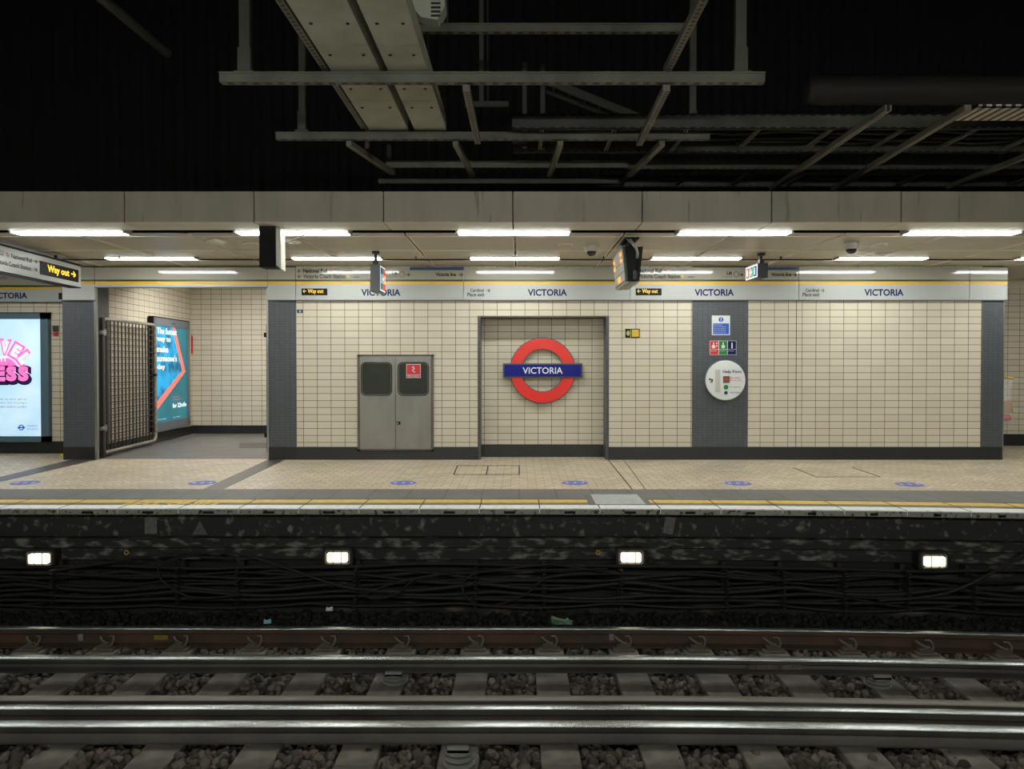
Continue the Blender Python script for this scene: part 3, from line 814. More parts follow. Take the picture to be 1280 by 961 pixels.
t = thing('fire_action_notice', (PX(900.5), PY, PZ(418)), 'blue and white fire action notice above the three-colour sign', 'notice')
x0, x1, z0, z1 = PX(889.5), PX(912), PZ(418.8), PZ(394.5)
q = MB(); q.box(x0, x1, PY - .008, PY, z0, z1); q.build('board', MT['white'], t)
q = MB(); q.box(x0 + .015, x1 - .015, PY - .010, PY - .006, z0 + .012, z1 - .115); q.build('blue_field', MT['signblue'], t)
q = MB(); q.lathe(((x0 + x1) / 2, PY - .008, z1 - .058), [(.036, -.002), (.036, .003)], 'Y', 28, -1); q.build('mandatory_disc', MT['signblue'], t)
q = MB(); q.box((x0 + x1) / 2 - .006, (x0 + x1) / 2 + .006, PY - .013, PY - .01, z1 - .062, z1 - .032); q.box((x0 + x1) / 2 - .006, (x0 + x1) / 2 + .006, PY - .013, PY - .01, z1 - .082, z1 - .07); q.build('exclamation_mark', MT['white'], t)
for i, s in enumerate(('Fire action', 'Operate the nearest', 'fire alarm call point', 'Leave the building', 'by the nearest exit')):
    text(s, (x0 + .025, PY - .010, z1 - .135 - .029 * i), .18 if i else .12, .017, MT['white'], t, align='L')
t = thing('information_sign', (PX(904), PY, PZ(443)), 'three-colour sign, red, green and blue squares, above the round Help Point', 'sign')
x0, x1, z0, z1 = PX(887), PX(920), PZ(443.5), PZ(425.8)
q = MB(); q.box(x0, x1, PY - .008, PY, z0, z1); q.build('board', MT['white'], t)
w3 = (x1 - x0) / 3
for i, (mm, s) in enumerate(((MT['signred'], 'Fire alarm'), (MT['signgreen'], 'Emergency'), (MT['navy'], 'Information'))):
    xa = x0 + w3 * i + .005; xb = x0 + w3 * (i + 1) - .005
    q = MB(); q.box(xa, xb, PY - .010, PY - .006, z0 + .085, z1 - .005); q.box(xa, xb, PY - .010, PY - .006, z0 + .005, z0 + .08); f_ = q.build('colour_field', mm, t)
    cx = (xa + xb) / 2; cz = z0 + .14
    if i < 2:
        q = MB(); q.cyl((cx - (.012 if i == 0 else 0), PY - .012, cz - .018), (cx - (.012 if i == 0 else 0), PY - .0105, cz - .018), .027); q.bar((cx - (.012 if i == 0 else 0), PY - .0115, cz), (cx - (.012 if i == 0 else 0), PY - .0115, cz + .045), .014, .002, (0, 1, 0))
        if i == 0: q.box(cx + .025, cx + .045, PY - .012, PY - .0105, cz + .02, cz + .04); q.box(cx + .025, cx + .045, PY - .012, PY - .0105, cz - .02, cz)
        q.build('pictogram', MT['white'], f_)
    else:
        text('i', (cx, PY - .010, cz), .022, .085, MT['white'], f_, bold=.03, name='pictogram')
    text(s, (xa + .006, PY - .010, z0 + .06), .085, .018, MT['white'], f_, align='L')
t = thing('equipment_sign', (PX(790), WALL, PZ(416)), 'small black framed yellow sign on tiles right of recess', 'sign')
x0, x1, z0, z1 = PX(781), PX(799.3), PZ(422), PZ(411)
q = MB(); q.box(x0, x1, WALL - .012, WALL, z0, z1); q.build('board', MT['black'], t)
q = MB(); q.box(x0 + .10, x1 - .012, WALL - .015, WALL - .01, z0 + .012, z1 - .01); q.build('yellow_field', MT['signyellow'], t)
q = MB(); q.box(x0 - .005, x0 + .005, WALL - .02, WALL - .01, z0 - .005, z1 - .01); q.box(x0 + .075, x0 + .085, WALL - .02, WALL - .01, z0, z1 - .01); cx, cz = x0 + .045, (z0 + z1) / 2
q.prism([(cx - .03, WALL - .014, cz), (cx, WALL - .014, cz - .045), (cx + .03, WALL - .014, cz), (cx, WALL - .014, cz + .045)], (0, -.003, 0)); q.build('pictogram', mat('pale_green', (176, 178, 110), .4), t)
t = thing('location_plate', (PX(375), WALL, PZ(389)), 'tiny blue plate on the tiles at top left of the wall', 'sign')
q = MB(); q.box(PX(371.8), PX(379), WALL - .006, WALL, PZ(391.5), PZ(387)); q.build('plate', MT['bandblue'], t)
text('a', (PX(375.6), WALL - .006, PZ(389.3)), .03, .03, MT['white'], t)

# ================================================================== POSTERS
def poster_left():
    y = 11.62; x1 = PX(60.5, y); x0 = x1 - 1.37; z0, z1 = PZ(552.5, y), PZ(391.5, y)
    t = thing('lightbox_poster', ((x0 + x1) / 2, y, z0), 'backlit pale blue advert with pink lettering in the left bay', 'poster')
    q = MB(); bw = .125
    q.box(x0, x1, y, y + .08, z0, z0 + .09); q.box(x0, x1, y, y + .08, z1 - .09, z1); q.box(x0, x0 + bw, y, y + .08, z0, z1); q.box(x1 - bw, x1, y, y + .08, z0, z1)
    q.build('frame', MT['poster_frame'], t)
    q = MB(); q.box(x0 - .01, x1 + .012, y + .02, y + .09, z1, z1 + .015); q.build('frame_edge', MT['black'], t)
    m, nt, bs = base_mat('poster_pale_blue')
    o_, n_, r_ = noise_mix(nt, rgb(172, 210, 234), rgb(205, 230, 244), 1.6)
    nt.links.new(o_, bs.inputs['Base Color']); nt.links.new(o_, bs.inputs['Emission Color']); bs.inputs['Emission Strength'].default_value = .62; bs.inputs['Roughness'].default_value = .2
    q = MB(); q.box(x0 + bw, x1 - bw, y + .02, y + .06, z0 + .09, z1 - .09); s = q.build('lit_sheet', m, t)
    ys = y + .02
    pk = emit('poster_pink', (244, 120, 196), .6); pw = emit('poster_white', (250, 236, 246), .7); dk = emit('poster_navy', (50, 36, 84), .25); bl = emit('poster_blue', (44, 80, 170), .4); gr = emit('poster_grey', (90, 110, 130), .4)
    # arc word: TRAVEL along a circle
    cx, cz = PX(2, y), PZ(468, y)
    q = MB()
    for a0 in range(20, 110, 10):
        a, c = math.radians(a0), math.radians(a0 + 10)
        q.prism([(cx, ys - .001, cz + .02), (cx + .27 * math.cos(a), ys - .001, cz + .27 * math.sin(a)), (cx + .27 * math.cos(c), ys - .001, cz + .27 * math.sin(c))], (0, -.001, 0))
    q.build('pink_dome', pk, s)
    for ch, deg in (('V', 84), ('E', 59), ('L', 36)):
        a = math.radians(deg); r = .43
        ctr = (cx + r * math.cos(a), ys - .003, cz + r * math.sin(a)); rt = (math.sin(a), 0, -math.cos(a)); upv = (math.cos(a), 0, math.sin(a))
        text(ch, ctr, .20, .27, pk, s, right=rt, up=upv, bold=.09, name='pink_outline')
        text(ch, (ctr[0], ctr[1] - .002, ctr[2]), .125, .195, pw, s, right=rt, up=upv, bold=.05)
    text('YT', (PX(3, y), ys - .004, PZ(449, y)), .12, .08, pw, s, bold=.05)
    for k, (ch, pxc) in enumerate((('E', -1), ('S', 13.5), ('S', 28.5))):
        text(ch, (PX(pxc + 1.5, y), ys - .004, PZ(469, y)), .235, .31, dk, s, bold=.08, name='shadow_lettering')
        text(ch, (PX(pxc, y), ys - .008, PZ(467, y)), .165, .24, pk, s, bold=.07)
    for i, tx in enumerate(('pay as you go is', 'better than buying a', 'ticket used in London')):
        text(tx, (PX(27, y) - .17, ys - .002, PZ(499 + 4.6 * i, y)), .46, .035, gr, s)
    q = MB(); cx, cz = PX(25, y), PZ(534.5, y)
    for i in range(24):
        a, c = 2 * math.pi * i / 24, 2 * math.pi * (i + 1) / 24
        q.prism([(cx + .03 * math.cos(a), ys - .001, cz + .03 * math.sin(a)), (cx + .045 * math.cos(a), ys - .001, cz + .045 * math.sin(a)), (cx + .045 * math.cos(c), ys - .001, cz + .045 * math.sin(c)), (cx + .03 * math.cos(c), ys - .001, cz + .03 * math.sin(c))], (0, -.002, 0))
    q.box(cx - .06, cx + .06, ys - .003, ys - .001, cz - .01, cz + .01); q.build('roundel_mark', bl, s)
    text('TRANSPORT', (PX(39, y), ys - .002, PZ(532.5, y)), .18, .022, bl, s); text('FOR LONDON', (PX(39, y), ys - .002, PZ(536.5, y)), .18, .022, bl, s)
poster_left()

def poster_passage():
    # mounted along the angled passage wall: local u along wall, v up
    a = Vector((-6.40, 12.98, 0)); e = Vector((-6.495, 14.60, 0)); u = (e - a).normalized(); L = (e - a).length
    n = Vector((u.y, -u.x, 0))                      # towards the passage
    z0, z1 = .205, 2.235
    t = thing('lightbox_poster', ((a.x + e.x) / 2, (a.y + e.y) / 2, z0), 'backlit blue advert reading The fastest way on the passage wall behind the gate', 'poster')
    def P(s, z, d=0.0): return tuple(a + u * s + n * d + Vector((0, 0, z)))
    def pb(q, s0, s1, za, zb, d0, d1):
        q.hexa([P(s0, za, d0), P(s1, za, d0), P(s1, za, d1), P(s0, za, d1), P(s0, zb, d0), P(s1, zb, d0), P(s1, zb, d1), P(s0, zb, d1)])
    q = MB(); bw = .11
    pb(q, 0, L, z0, z0 + .16, -.085, 0); pb(q, 0, L, z1 - .14, z1, -.085, 0); pb(q, 0, bw, z0, z1, -.085, 0); pb(q, L - bw, L, z0, z1, -.085, 0)
    q.build('frame', MT['poster_frame2'], t)
    q = MB(); pb(q, -.02, 0, z0, z1, -.085, -.005); pb(q, -.02, L, z1, z1 + .02, -.085, -.005); q.build('frame_edge', MT['black'], t)
    q = MB(); pb(q, L * .48, L * .56, z1 - .085, z1 - .065, .0, .003); q.build('badge', MT['blue'], t)
    m, nt, bs = base_mat('poster_teal')
    o_, n_, r_ = noise_mix(nt, rgb(16, 96, 112), rgb(20, 112, 126), 2.0)
    nt.links.new(o_, bs.inputs['Base Color']); nt.links.new(o_, bs.inputs['Emission Color']); bs.inputs['Emission Strength'].default_value = .5; bs.inputs['Roughness'].default_value = .35
    q = MB(); pb(q, bw, L - bw, z0 + .16, z1 - .14, -.05, -.02); s = q.build('lit_sheet', m, t)
    m2, nt, bs = base_mat('poster_sky_blue')
    o_, n_, r_ = noise_mix(nt, rgb(20, 150, 205), rgb(10, 84, 120), 3.0, .45, .62)
    nt.links.new(o_, bs.inputs['Base Color']); nt.links.new(o_, bs.inputs['Emission Color']); bs.inputs['Emission Strength'].default_value = .5; bs.inputs['Roughness'].default_value = .5
    w_ = L - 2 * bw; S = lambda f: bw + f * w_
    Z = lambda f: z0 + .16 + f * (z1 - z0 - .30)
    q = MB(); q.prism([P(S(0), Z(.20), -.019), P(S(.88), Z(.52), -.019), P(S(.55), Z(1.0), -.019), P(S(0), Z(1.0), -.019)], n * .001); q.build('blue_picture', m2, s)
    q = MB(); q.prism([P(S(.50), Z(1.0), -.018), P(S(.60), Z(1.0), -.018), P(S(.95), Z(.52), -.018), P(S(.83), Z(.53), -.018)], n * .001)
    q.prism([P(S(.83), Z(.53), -.018), P(S(.95), Z(.52), -.018), P(S(0), Z(.12), -.018), P(S(0), Z(.21), -.018)], n * .001)
    q.build('salmon_chevron', MT['salmon'], s)
    wh = emit('poster_white_text', (240, 248, 252), .6)
    for i, (tx, f) in enumerate((('The fastest', .62), ('way to', .42), ('make', .34), ("someone's", .62), ('day', .24))):
        text(tx, P(S(.03), Z(.95 - .095 * i), -.016), f * w_, .115, wh, s, right=tuple(u), align='L', bold=.02)
    text('for 22mile', P(S(.50), Z(.155), -.016), .46 * w_, .085, wh, s, right=tuple(u), align='L', bold=.03)
    text('Travel the', P(S(.50), Z(.25), -.016), .24 * w_, .03, MT['salmon'], s, right=tuple(u), align='L'); text('whole line', P(S(.50), Z(.22), -.016), .32 * w_, .03, MT['salmon'], s, right=tuple(u), align='L')
    text('terms apply', P(S(.04), Z(.03), -.016), .25 * w_, .02, wh, s, right=tuple(u), align='L'); text('see online', P(S(.52), Z(.03), -.016), .22 * w_, .02, wh, s, right=tuple(u), align='L')
poster_passage()
q = MB(); q.box(-6.645, -6.60, 14.93, 14.98, 1.62, 1.98)
tag(q.build('call_point_box', MT['signred'], origin=(-6.55, 14.95, 1.83)), 'small red box on the wall behind the blue poster', 'box')
t = thing('wall_plates', (PX(69, 11.69), 11.69, PZ(414, 11.69)), 'grey and red small number plates between left poster and pier', 'sign')
q = MB(); q.box(PX(66.5, 11.69), PX(73.5, 11.69), 11.68, 11.70, PZ(414.5, 11.69), PZ(407, 11.69)); q.build('grey_plate', MT['inkgrey'], t)
q = MB(); q.box(PX(67.5, 11.69), PX(73, 11.69), 11.68, 11.70, PZ(420, 11.69), PZ(415.5, 11.69)); q.build('red_plate', MT['signred'], t)
q = MB(); q.prism([(-6.99, 11.25, 0), (-6.76, 11.25, 0), (-6.76, 11.25, .16), (-6.84, 11.25, .13), (-6.86, 11.25, .05), (-6.99, 11.25, .04)], (0, .14, 0))
tag(q.build('door_wedge', mat('yellow_plastic', (226, 206, 30), .4), origin=(-6.88, 11.3, 0)), 'yellow plastic wedge on the floor behind the left pier', 'wedge')

# ================================================================== FOLDED GATE
ga = Vector((-6.225, 11.06, 0)); ge = Vector((-6.345, 12.90, 0)); gu = (ge - ga).normalized(); GL = (ge - ga).length
gn = Vector((gu.y, -gu.x, 0))
t = thing('grille_gate', tuple(ga), 'folded-back steel grille gate at the left side of the exit passage', 'gate')
def G(s, z, d=0.0): return ga + gu * s + gn * d + Vector((0, 0, z))
zb_, zt_ = .08, 2.09; r_ = .09
pts = []
for (cs, cz, a0) in ((GL - r_, zt_ - r_, 0), (r_, zt_ - r_, 90), (r_, zb_ + r_, 180), (GL - r_, zb_ + r_, 270)):
    for i in range(7):
        a = math.radians(a0 + 15 * i); pts.append(G(cs + r_ * math.cos(a), cz + r_ * math.sin(a)))
q = MB(); q.tube([tuple(p) for p in pts + pts[:2]], .026, 10); q.build('frame', MT['gate'], t, smooth=True)
q = MB(); nb = 15
for i in range(1, nb): q.bar(G(GL * i / nb, zb_), G(GL * i / nb, zt_), .010, .03, tuple(gu))
q.build('vertical_bars', MT['gate_dark'], t)
q = MB(); z = zb_ + .16
while z < zt_ - .03: q.bar(G(.02, z, .018), G(GL - .02, z, .018), .014, .012); z += .098
q.build('horizontal_bars', MT['gate_dark'], t)
q = MB(); q.box(-6.252, -6.20, WALL + .12, WALL + .18, .02, 2.1); q.build('hinge_post', MT['gate_dark'], t)
for z in (.45, 1.88):
    q = MB(); q.cyl((-6.21, 10.98, z), (-6.21, 11.10, z), .03, n=12); q.cyl((-6.19, 11.06, z - .04), (-6.19, 11.06, z + .05), .022, n=12); q.build('hinge', MT['chrome'], t)
q = MB(); q.bar(G(GL - .14, 1.22, .0), G(GL + .02, 1.22, .0), .05, .05); q.cyl(G(GL - .13, 1.22, .0), G(GL - .13, 1.22, .06), .02); q.build('latch', MT['black'], t)
t = thing('gate_keeper', (-3.70, 10.95, 1.0), 'slim steel gate strike post on the right jamb of the passage', 'gate post')
q = MB(); q.box(-3.735, -3.705, 10.93, 10.99, .1, 2.0); q.build('strike_post', MT['gate_dark'], t)
for z in (.36, 1.84):
    q = MB(); q.box(-3.77, -3.73, 10.93, 10.98, z - .035, z + .035); q.build('keeper', MT['black'], t)

# ================================================================== HANGING SIGNS
def face_frame(a, e):
    u = (Vector(e) - Vector(a)).normalized(); n = Vector((u.y, -u.x, 0)); return u, n
a = Vector((-5.885, 7.9, 0)); e = Vector((-6.09, 10.3, 0)); u, n = face_frame(a, e); L = (e - a).length
t = thing('hanging_sign', (-6.0, 9.2, 2.47), 'long white Way out direction sign hanging across the platform at the left', 'sign')
def H(s, z, d=0.0): return tuple(a + u * s + n * d + Vector((0, 0, z)))
def hb(q, s0, s1, za, zb, d0, d1):
    q.hexa([H(s0, za, d0), H(s1, za, d0), H(s1, za, d1), H(s0, za, d1), H(s0, zb, d0), H(s1, zb, d0), H(s1, zb, d1), H(s0, zb, d1)])
q = MB(); hb(q, 0, L, 2.475, 2.765, -.14, 0); q.build('panel', MT['frieze'], t)
q = MB(); hb(q, 0, L, 2.765, 2.79, -.15, .006); hb(q, 0, L, 2.462, 2.475, -.15, .004); q.build('edge_trim', MT['black'], t)
q = MB()
for s in (.4, 1.9): q.bar(H(s, 2.78, -.07), H(s, CEIL, -.07), .03, .03, (0, 1, 0))
q.build('hanger', MT['gate_dark'], t)
s0_, s1_ = L - 1.02, L - .07
q = MB(); hb(q, s0_, s1_, 2.535, 2.705, -.01, .004); wp = q.build('way_out_panel', MT['black'], t)
text('Way out →', H((s0_ + s1_) / 2 + .04, 2.62, .005), .70, .115, emit('sign_amber', (255, 196, 50), 1.0), wp, right=tuple(u), bold=.03)
def ht(s, st, z, wd, hh, m, bold=.006): text(s, H(st, z, .002), wd, hh, m, t, right=tuple(u), align='L', bold=bold)
ht('National Rail', L - 1.62, 2.68, .42, .055, MT['ink']); ht('→', L - 1.15, 2.68, .07, .05, MT['ink'], .02)
ht('Victoria Coach Station', L - 1.95, 2.58, .73, .055, MT['ink']); ht('→', L - 1.15, 2.58, .07, .05, MT['ink'], .02)
ht('Trains to', L - 1.93, 2.705, .17, .026, MT['inkgrey']); ht('& Gatwick', L - 1.93, 2.67, .17, .026, MT['inkgrey'])
q = MB(); hb(q, L - 1.73, L - 1.65, 2.668, 2.676, .001, .003); hb(q, L - 1.73, L - 1.65, 2.684, 2.692, .001, .003)
q.bar(H(L - 1.71, 2.705, .002), H(L - 1.68, 2.688, .002), .004, .008, tuple(u)); q.bar(H(L - 1.67, 2.655, .002), H(L - 1.70, 2.672, .002), .004, .008, tuple(u)); q.build('rail_symbol', MT['signred'], t)
q = MB(); hb(q, L - 2.07, L - 1.99, 2.576, 2.586, .001, .003); hb(q, L - 2.055, L - 2.005, 2.60, 2.606, .001, .003); hb(q, L - 2.055, L - 2.005, 2.556, 2.562, .001, .003); q.build('coach_symbol', MT['signred'], t)

def small_box_sign(name, x0, x1, yn, yf, z0, z1, dxf, face_left, label, bm):
    """box sign hung end-on; dxf = sideways drift of the far end"""
    t = thing(name, ((x0 + x1) / 2, (yn + yf) / 2, z0), label, 'sign', 'small box signs hung end-on')
    q = MB(); q.hexa([(x0, yn, z0), (x1, yn, z0), (x1 + dxf, yf, z0), (x0 + dxf, yf, z0), (x0, yn, z1), (x1, yn, z1), (x1 + dxf, yf, z1), (x0 + dxf, yf, z1)])
    q.build('housing', bm, t)
    cx = (x0 + x1) / 2 + dxf * .5; cy = (yn + yf) / 2
    q = MB(); q.box(cx - .03, cx + .03, yn + .01, yn + .07, z1, z1 + .05); q.cyl((cx, yn + .04, z1 + .05), (cx, yn + .04, CEIL), .018, n=10); q.cyl((cx, yn + .04, CEIL - .03), (cx, yn + .04, CEIL), .05, n=14)
    q.build('hanger', MT['gate_dark'], t)
    xf = x0 if face_left else x1; sg = -1 if face_left else 1
    def F(f, z, d): return (xf + dxf * f + sg * d, yn + (yf - yn) * f, z)
    def fb(q, f0, f1, za, zb, d):
        q.hexa([F(f0, za, .001), F(f1, za, .001), F(f1, za, d), F(f0, za, d), F(f0, zb, .001), F(f1, zb, .001), F(f1, zb, d), F(f0, zb, d)])
    q = MB(); fb(q, .03, .97, z0 + .012, z1 - .012, .004); f_ = q.build('lit_face', emit(name + '_lit_white', (235, 238, 245), .75), t)
    cols = ['info_navy', 'info_green', 'info_red']
    for i, c in enumerate(((22, 36, 110), (20, 130, 60), (220, 50, 50))):
        q = MB(); fa, fbb = .07 + .30 * i, .34 + .30 * i
        fb(q, fa, fbb, z0 + .028, z1 - .028, .006); q.build('colour_field', emit(name + cols[i], c, .7), f_)
        ctr = F((fa + fbb) / 2, (z0 + z1) / 2, .007)
        rt = (0, -1, 0) if face_left else (0, 1, 0)
        text('i' if i == 0 else ('+' if i == 1 else 'o'), ctr, .03 if i == 0 else .06, min(.12, (z1 - z0) * .5), emit('pict_white', (240, 244, 250), .8), f_, right=rt, bold=.04, name='pictogram')
    return t
small_box_sign('information_box_sign', -1.90, -1.775, 9.45, 9.82, 2.34, 2.68, 0.0, False, 'tall grey box sign hanging above the steel cupboard', MT['boxgrey'])
small_box_sign('information_box_sign', 3.09, 3.22, 9.6, 10.05, 2.53, 2.72, -.02, True, 'short dark box sign with red, green and blue squares hanging above the help point', MT['boxdark'])

# display housing hung at the front slot
t = thing('equipment_box', (-2.62, 7.8, 2.42), 'black upright box hanging from the fascia soffit over the passage pier', 'equipment box')
q = MB(); q.box(-2.706, -2.535, 7.72, 7.92, 2.42, CEIL - .004); q.build('housing', MT['black'], t)
q = MB(); q.hexa([(-2.535, 7.74, 2.44), (-2.50, 7.78, 2.41), (-2.50, 7.93, 2.40), (-2.535, 7.93, 2.42), (-2.535, 7.74, 2.84), (-2.505, 7.78, 2.84), (-2.505, 7.93, 2.84), (-2.535, 7.93, 2.84)]); q.build('lit_side', MT['boxlight'], t)  # pale colour paints the lamplight on the right side of the box

# train indicator
t = thing('train_indicator', (1.285, 8.8, 2.34), 'double-sided train indicator with orange text hanging near the roundel', 'display')
yn, yf = 8.38, 9.25; z0, z1 = 2.345, 2.735
xtl, xtr, xbl, xbr = 1.165, 1.395, 1.205, 1.355
q = MB(); q.hexa([(xbl + .01, yn, z0), (xbr - .01, yn, z0), (xbr - .01, yf, z0), (xbl + .01, yf, z0), (xtl + .02, yn, z1), (xtr - .02, yn, z1), (xtr - .02, yf, z1), (xtl + .02, yf, z1)]); q.build('body', MT['black'], t)
q = MB(); q.box(xbl, xbr, yn + .01, yf, z0 - .012, z0 + .002); q.box(xbl + .05, xbl + .06, yn, yf, z0 - .02, z0 - .01); q.build('base_tray', MT['boxlight'], t)
for sg, xt, xb in ((-1, xtl, xbl), (1, xtr, xbr)):
    q = MB(); q.hexa([(xb, yn - .02, z0), (xb - sg * .025, yn - .02, z0), (xb - sg * .025, yf, z0), (xb, yf, z0), (xt, yn - .02, z1), (xt - sg * .025, yn - .02, z1), (xt - sg * .025, yf, z1), (xt, yf, z1)])
    q.build('bezel', MT['black'] if sg > 0 else MT['boxdark'], t)
    def D(y, f, d=.003): return (xb + (xt - xb) * f + sg * d, y, z0 + (z1 - z0) * f)
    q = MB(); q.quad(D(yn + .03, .05), D(yf - .03, .05), D(yf - .03, .96), D(yn + .03, .96)); sc = q.build('screen', emit('indicator_screen', (150, 150, 142), .32), t)
    og = emit('indicator_orange', (255, 160, 50), 1.0); og2 = emit('indicator_line', (150, 110, 60), .3)
    rt = Vector((0, -1, 0)) if sg < 0 else Vector((0, 1, 0))
    up = Vector((xt - xb, 0, z1 - z0)).normalized()
    yl = (yf - .06) if sg < 0 else (yn + .06)       # reading starts here
    for i, (s, mn) in enumerate((('1 Wimbledon', '1 min'), ('2 Richmond', '3 min'), ('3 Ealing', ''))):
        if s and i < 2:
            c = D(yl, .78 - .2 * i, .006); text(s[2:6], c, .16, .055, og, sc, right=tuple(rt), up=tuple(up), align='L', bold=.08)
            c = D(yl + rt.y * .56, .82 - .2 * i + .03, .006); text(mn, c, .17, .055, og, sc, right=tuple(rt), up=tuple(up), align='L', bold=.08)
    c = D(yl + rt.y * .26, .16, .006); text('10:42', c, .22, .07, og, sc, right=tuple(rt), up=tuple(up), align='L', bold=.08)
    q = MB()
    for f in (.58, .30): q.hexa([D(yn + .04, f, .004), D(yf - .04, f, .004), D(yf - .04, f, .005), D(yn + .04, f, .005), D(yn + .04, f + .015, .004), D(yf - .04, f + .015, .004), D(yf - .04, f + .015, .005), D(yn + .04, f + .015, .005)])
    q.build('divider', MT['black'], sc)
q = MB(); q.box(1.255, 1.315, yn + .08, yn + .4, z1, CEIL); q.box(1.21, 1.36, yn + .02, yn + .5, CEIL - .02, CEIL); q.build('hanger', MT['black'], t)
q = MB(); q.box(1.285, 1.335, yn - .012, yn, z0 + .02, z0 + .12); q.build('label_plate', MT['inkgrey'], t)
for i, (dx, mm) in enumerate(((0, MT['chrome']), (.035, MT['boxlight']))):
    q = MB(); P = []
    for k in range(14):
        f = k / 13; P.append((1.235 + dx + .06 * math.sin(f * 2.6) * (1 if i == 0 else .6) - .01 + .06 * f, yn + .05 - .09 * math.sin(f * 3.1), CEIL - .02 - .26 * f))
    q.tube(P, .010, 8); q.build('flexible_conduit', mm, t, smooth=True)

# cameras, speakers, emergency lights on the ceiling
def dome(x, y, label):
    t = thing('dome_camera', (x, y, CEIL), label, 'camera', 'dome cameras')
    q = MB(); q.lathe((x, y, CEIL), [(.085, 0), (.09, .012), (.082, .06), (.07, .075)], 'Z', 28, -1); q.build('base', MT['offwhite'], t, smooth=True)
    q = MB(); q.lathe((x, y, CEIL - .07), [(.062, 0), (.06, .02), (.048, .042), (.028, .056), (.006, .061)], 'Z', 24, -1); q.build('dome', MT['glassdark'], t, smooth=True)
dome(.875, 9.0, 'white dome camera on the ceiling left of the train indicator')
dome(3.95, 8.82, 'white dome camera on the ceiling at the right')
def speaker(x, y, label):
    t = thing('ceiling_speaker', (x, y, CEIL), label, 'speaker', 'round ceiling speakers')
    q = MB(); q.lathe((x, y, CEIL), [(.095, 0), (.095, .006), (.085, .012)], 'Z', 28, -1); q.build('rim', MT['tbar'], t)
    q = MB(); q.lathe((x, y, CEIL - .011), [(.078, 0), (.07, .004)], 'Z', 28, -1); q.build('grille', MT['ceiling'], t)
speaker(.56, 8.95, 'round cream ceiling speaker left of the dome camera by the indicator')
speaker(4.33, 8.92, 'round cream ceiling speaker right of the right-hand dome camera')
speaker(-3.2, 8.85, 'round cream ceiling speaker between two emergency lights, left of the black box')
for x, lb in ((-3.55, 'small white emergency light on ceiling above the passage opening'), (-2.67, 'small white emergency light on ceiling right of the black hanging box')):
    t = thing('emergency_light', (x, 8.65, CEIL), lb, 'light', 'emergency lights')
    q = MB(); q.hexa([(x - .07, 8.6, CEIL - .03), (x + .05, 8.52, CEIL - .03), (x + .10, 8.70, CEIL - .03), (x - .02, 8.80, CEIL - .03), (x - .08, 8.6, CEIL), (x + .06, 8.5, CEIL), (x + .12, 8.70, CEIL), (x - .02, 8.82, CEIL)]); q.build('housing', MT['tbar'], t)
    q = MB(); q.box(x - .02, x + .04, 8.63, 8.68, CEIL - .038, CEIL - .03); q.build('lens', MT['white'], t)
q = MB(); q.tube([(-2.46 + .34 * (k / 12 - .5), 8.0, CEIL - .025 - .075 * math.sin(math.pi * k / 12)) for k in range(13)], .005, 6)
tag(q.build('loose_wire', MT['cable'], origin=(-2.46, 8.0, 2.8)), 'loose dark wire drooping below a front strip light beside the black box', 'wire')
# short ceiling brackets
for x, y in ((-5.35, 9.93), (-1.38, 9.93), (3.5, 9.93), (1.13, 9.93)):
    q = MB(); q.box(x - .008, x + .008, y - .02, y + .005, CEIL - .035, CEIL + .01)
    tag(q.build('ceiling_bracket', MT['gate_dark'], origin=(x, y, CEIL)), 'tiny dark bracket at ceiling seam %s' % {-5.35: 'above the Way out sign', -1.38: 'right of the tall grey box sign', 3.5: 'right of the short dark box sign', 1.13: 'left of the train indicator'}[x], 'bracket', 'ceiling brackets')

# ================================================================== LITTER BAG beyond the right pier
t = thing('litter_bag_holder', (7.33, 11.3, .43), 'clear plastic litter bag on a yellow hoop behind the right pier', 'litter bag')
q = MB(); q.tube([(7.33 + .2 * math.cos(a * math.pi / 12), 11.3 + .17 * math.sin(a * math.pi / 12), 1.215 - .03 * math.cos(a * math.pi / 12)) for a in range(25)], .012, 8); q.build('hoop', MT['yellow'], t, smooth=True)
q = MB(); q.bar((7.12, 11.3, 1.24), (7.18, 11.3, 1.24), .06, .04); q.build('bracket', MT['black'], t)
mb, nt, bs = base_mat('clear_plastic')
bs.inputs['Base Color'].default_value = (.9, .9, .9, 1); bs.inputs['Alpha'].default_value = .2; bs.inputs['Roughness'].default_value = .25
q = MB(); prof = []
k0 = 0; rows = 14; nn = 26
for r in range(rows):
    f = r / (rows - 1); zz = 1.21 - .76 * f; rr = .195 * (1 - .12 * math.sin(f * 3)) * (1.0 if f < .85 else max(.25, 1 - (f - .85) * 4))
    for i in range(nn):
        an = 2 * math.pi * i / nn; rw = rr * (1 + .07 * math.sin(5 * an + 4 * f) + .04 * math.sin(9 * an - 7 * f))
        q.v.append((7.33 + rw * math.cos(an), 11.3 + rw * .85 * math.sin(an), zz))
for r in range(rows - 1):
    for i in range(nn):
        j = (i + 1) % nn; q.f.append((r * nn + i, r * nn + j, (r + 1) * nn + j, (r + 1) * nn + i)); q.m.append(0)
q.f.append(tuple((rows - 1) * nn + i for i in range(nn))); q.m.append(0)
q.build('bag', mb, t, smooth=True)
q = MB(); q.hexa([(7.32, 11.2, .66), (7.49, 11.2, .67), (7.49, 11.35, .67), (7.32, 11.35, .66), (7.31, 11.22, .84), (7.46, 11.21, .88), (7.46, 11.33, .85), (7.32, 11.34, .82)])
tag(q.build('paper_bag', mat('brown_paper', (150, 116, 72), .8), origin=(7.4, 11.3, .62), bevel=.01), 'crumpled brown paper bag inside the clear litter bag', 'paper bag')
q = MB(); q.cyl((7.33, 11.24, .585), (7.45, 11.24, .60), .05, n=20)
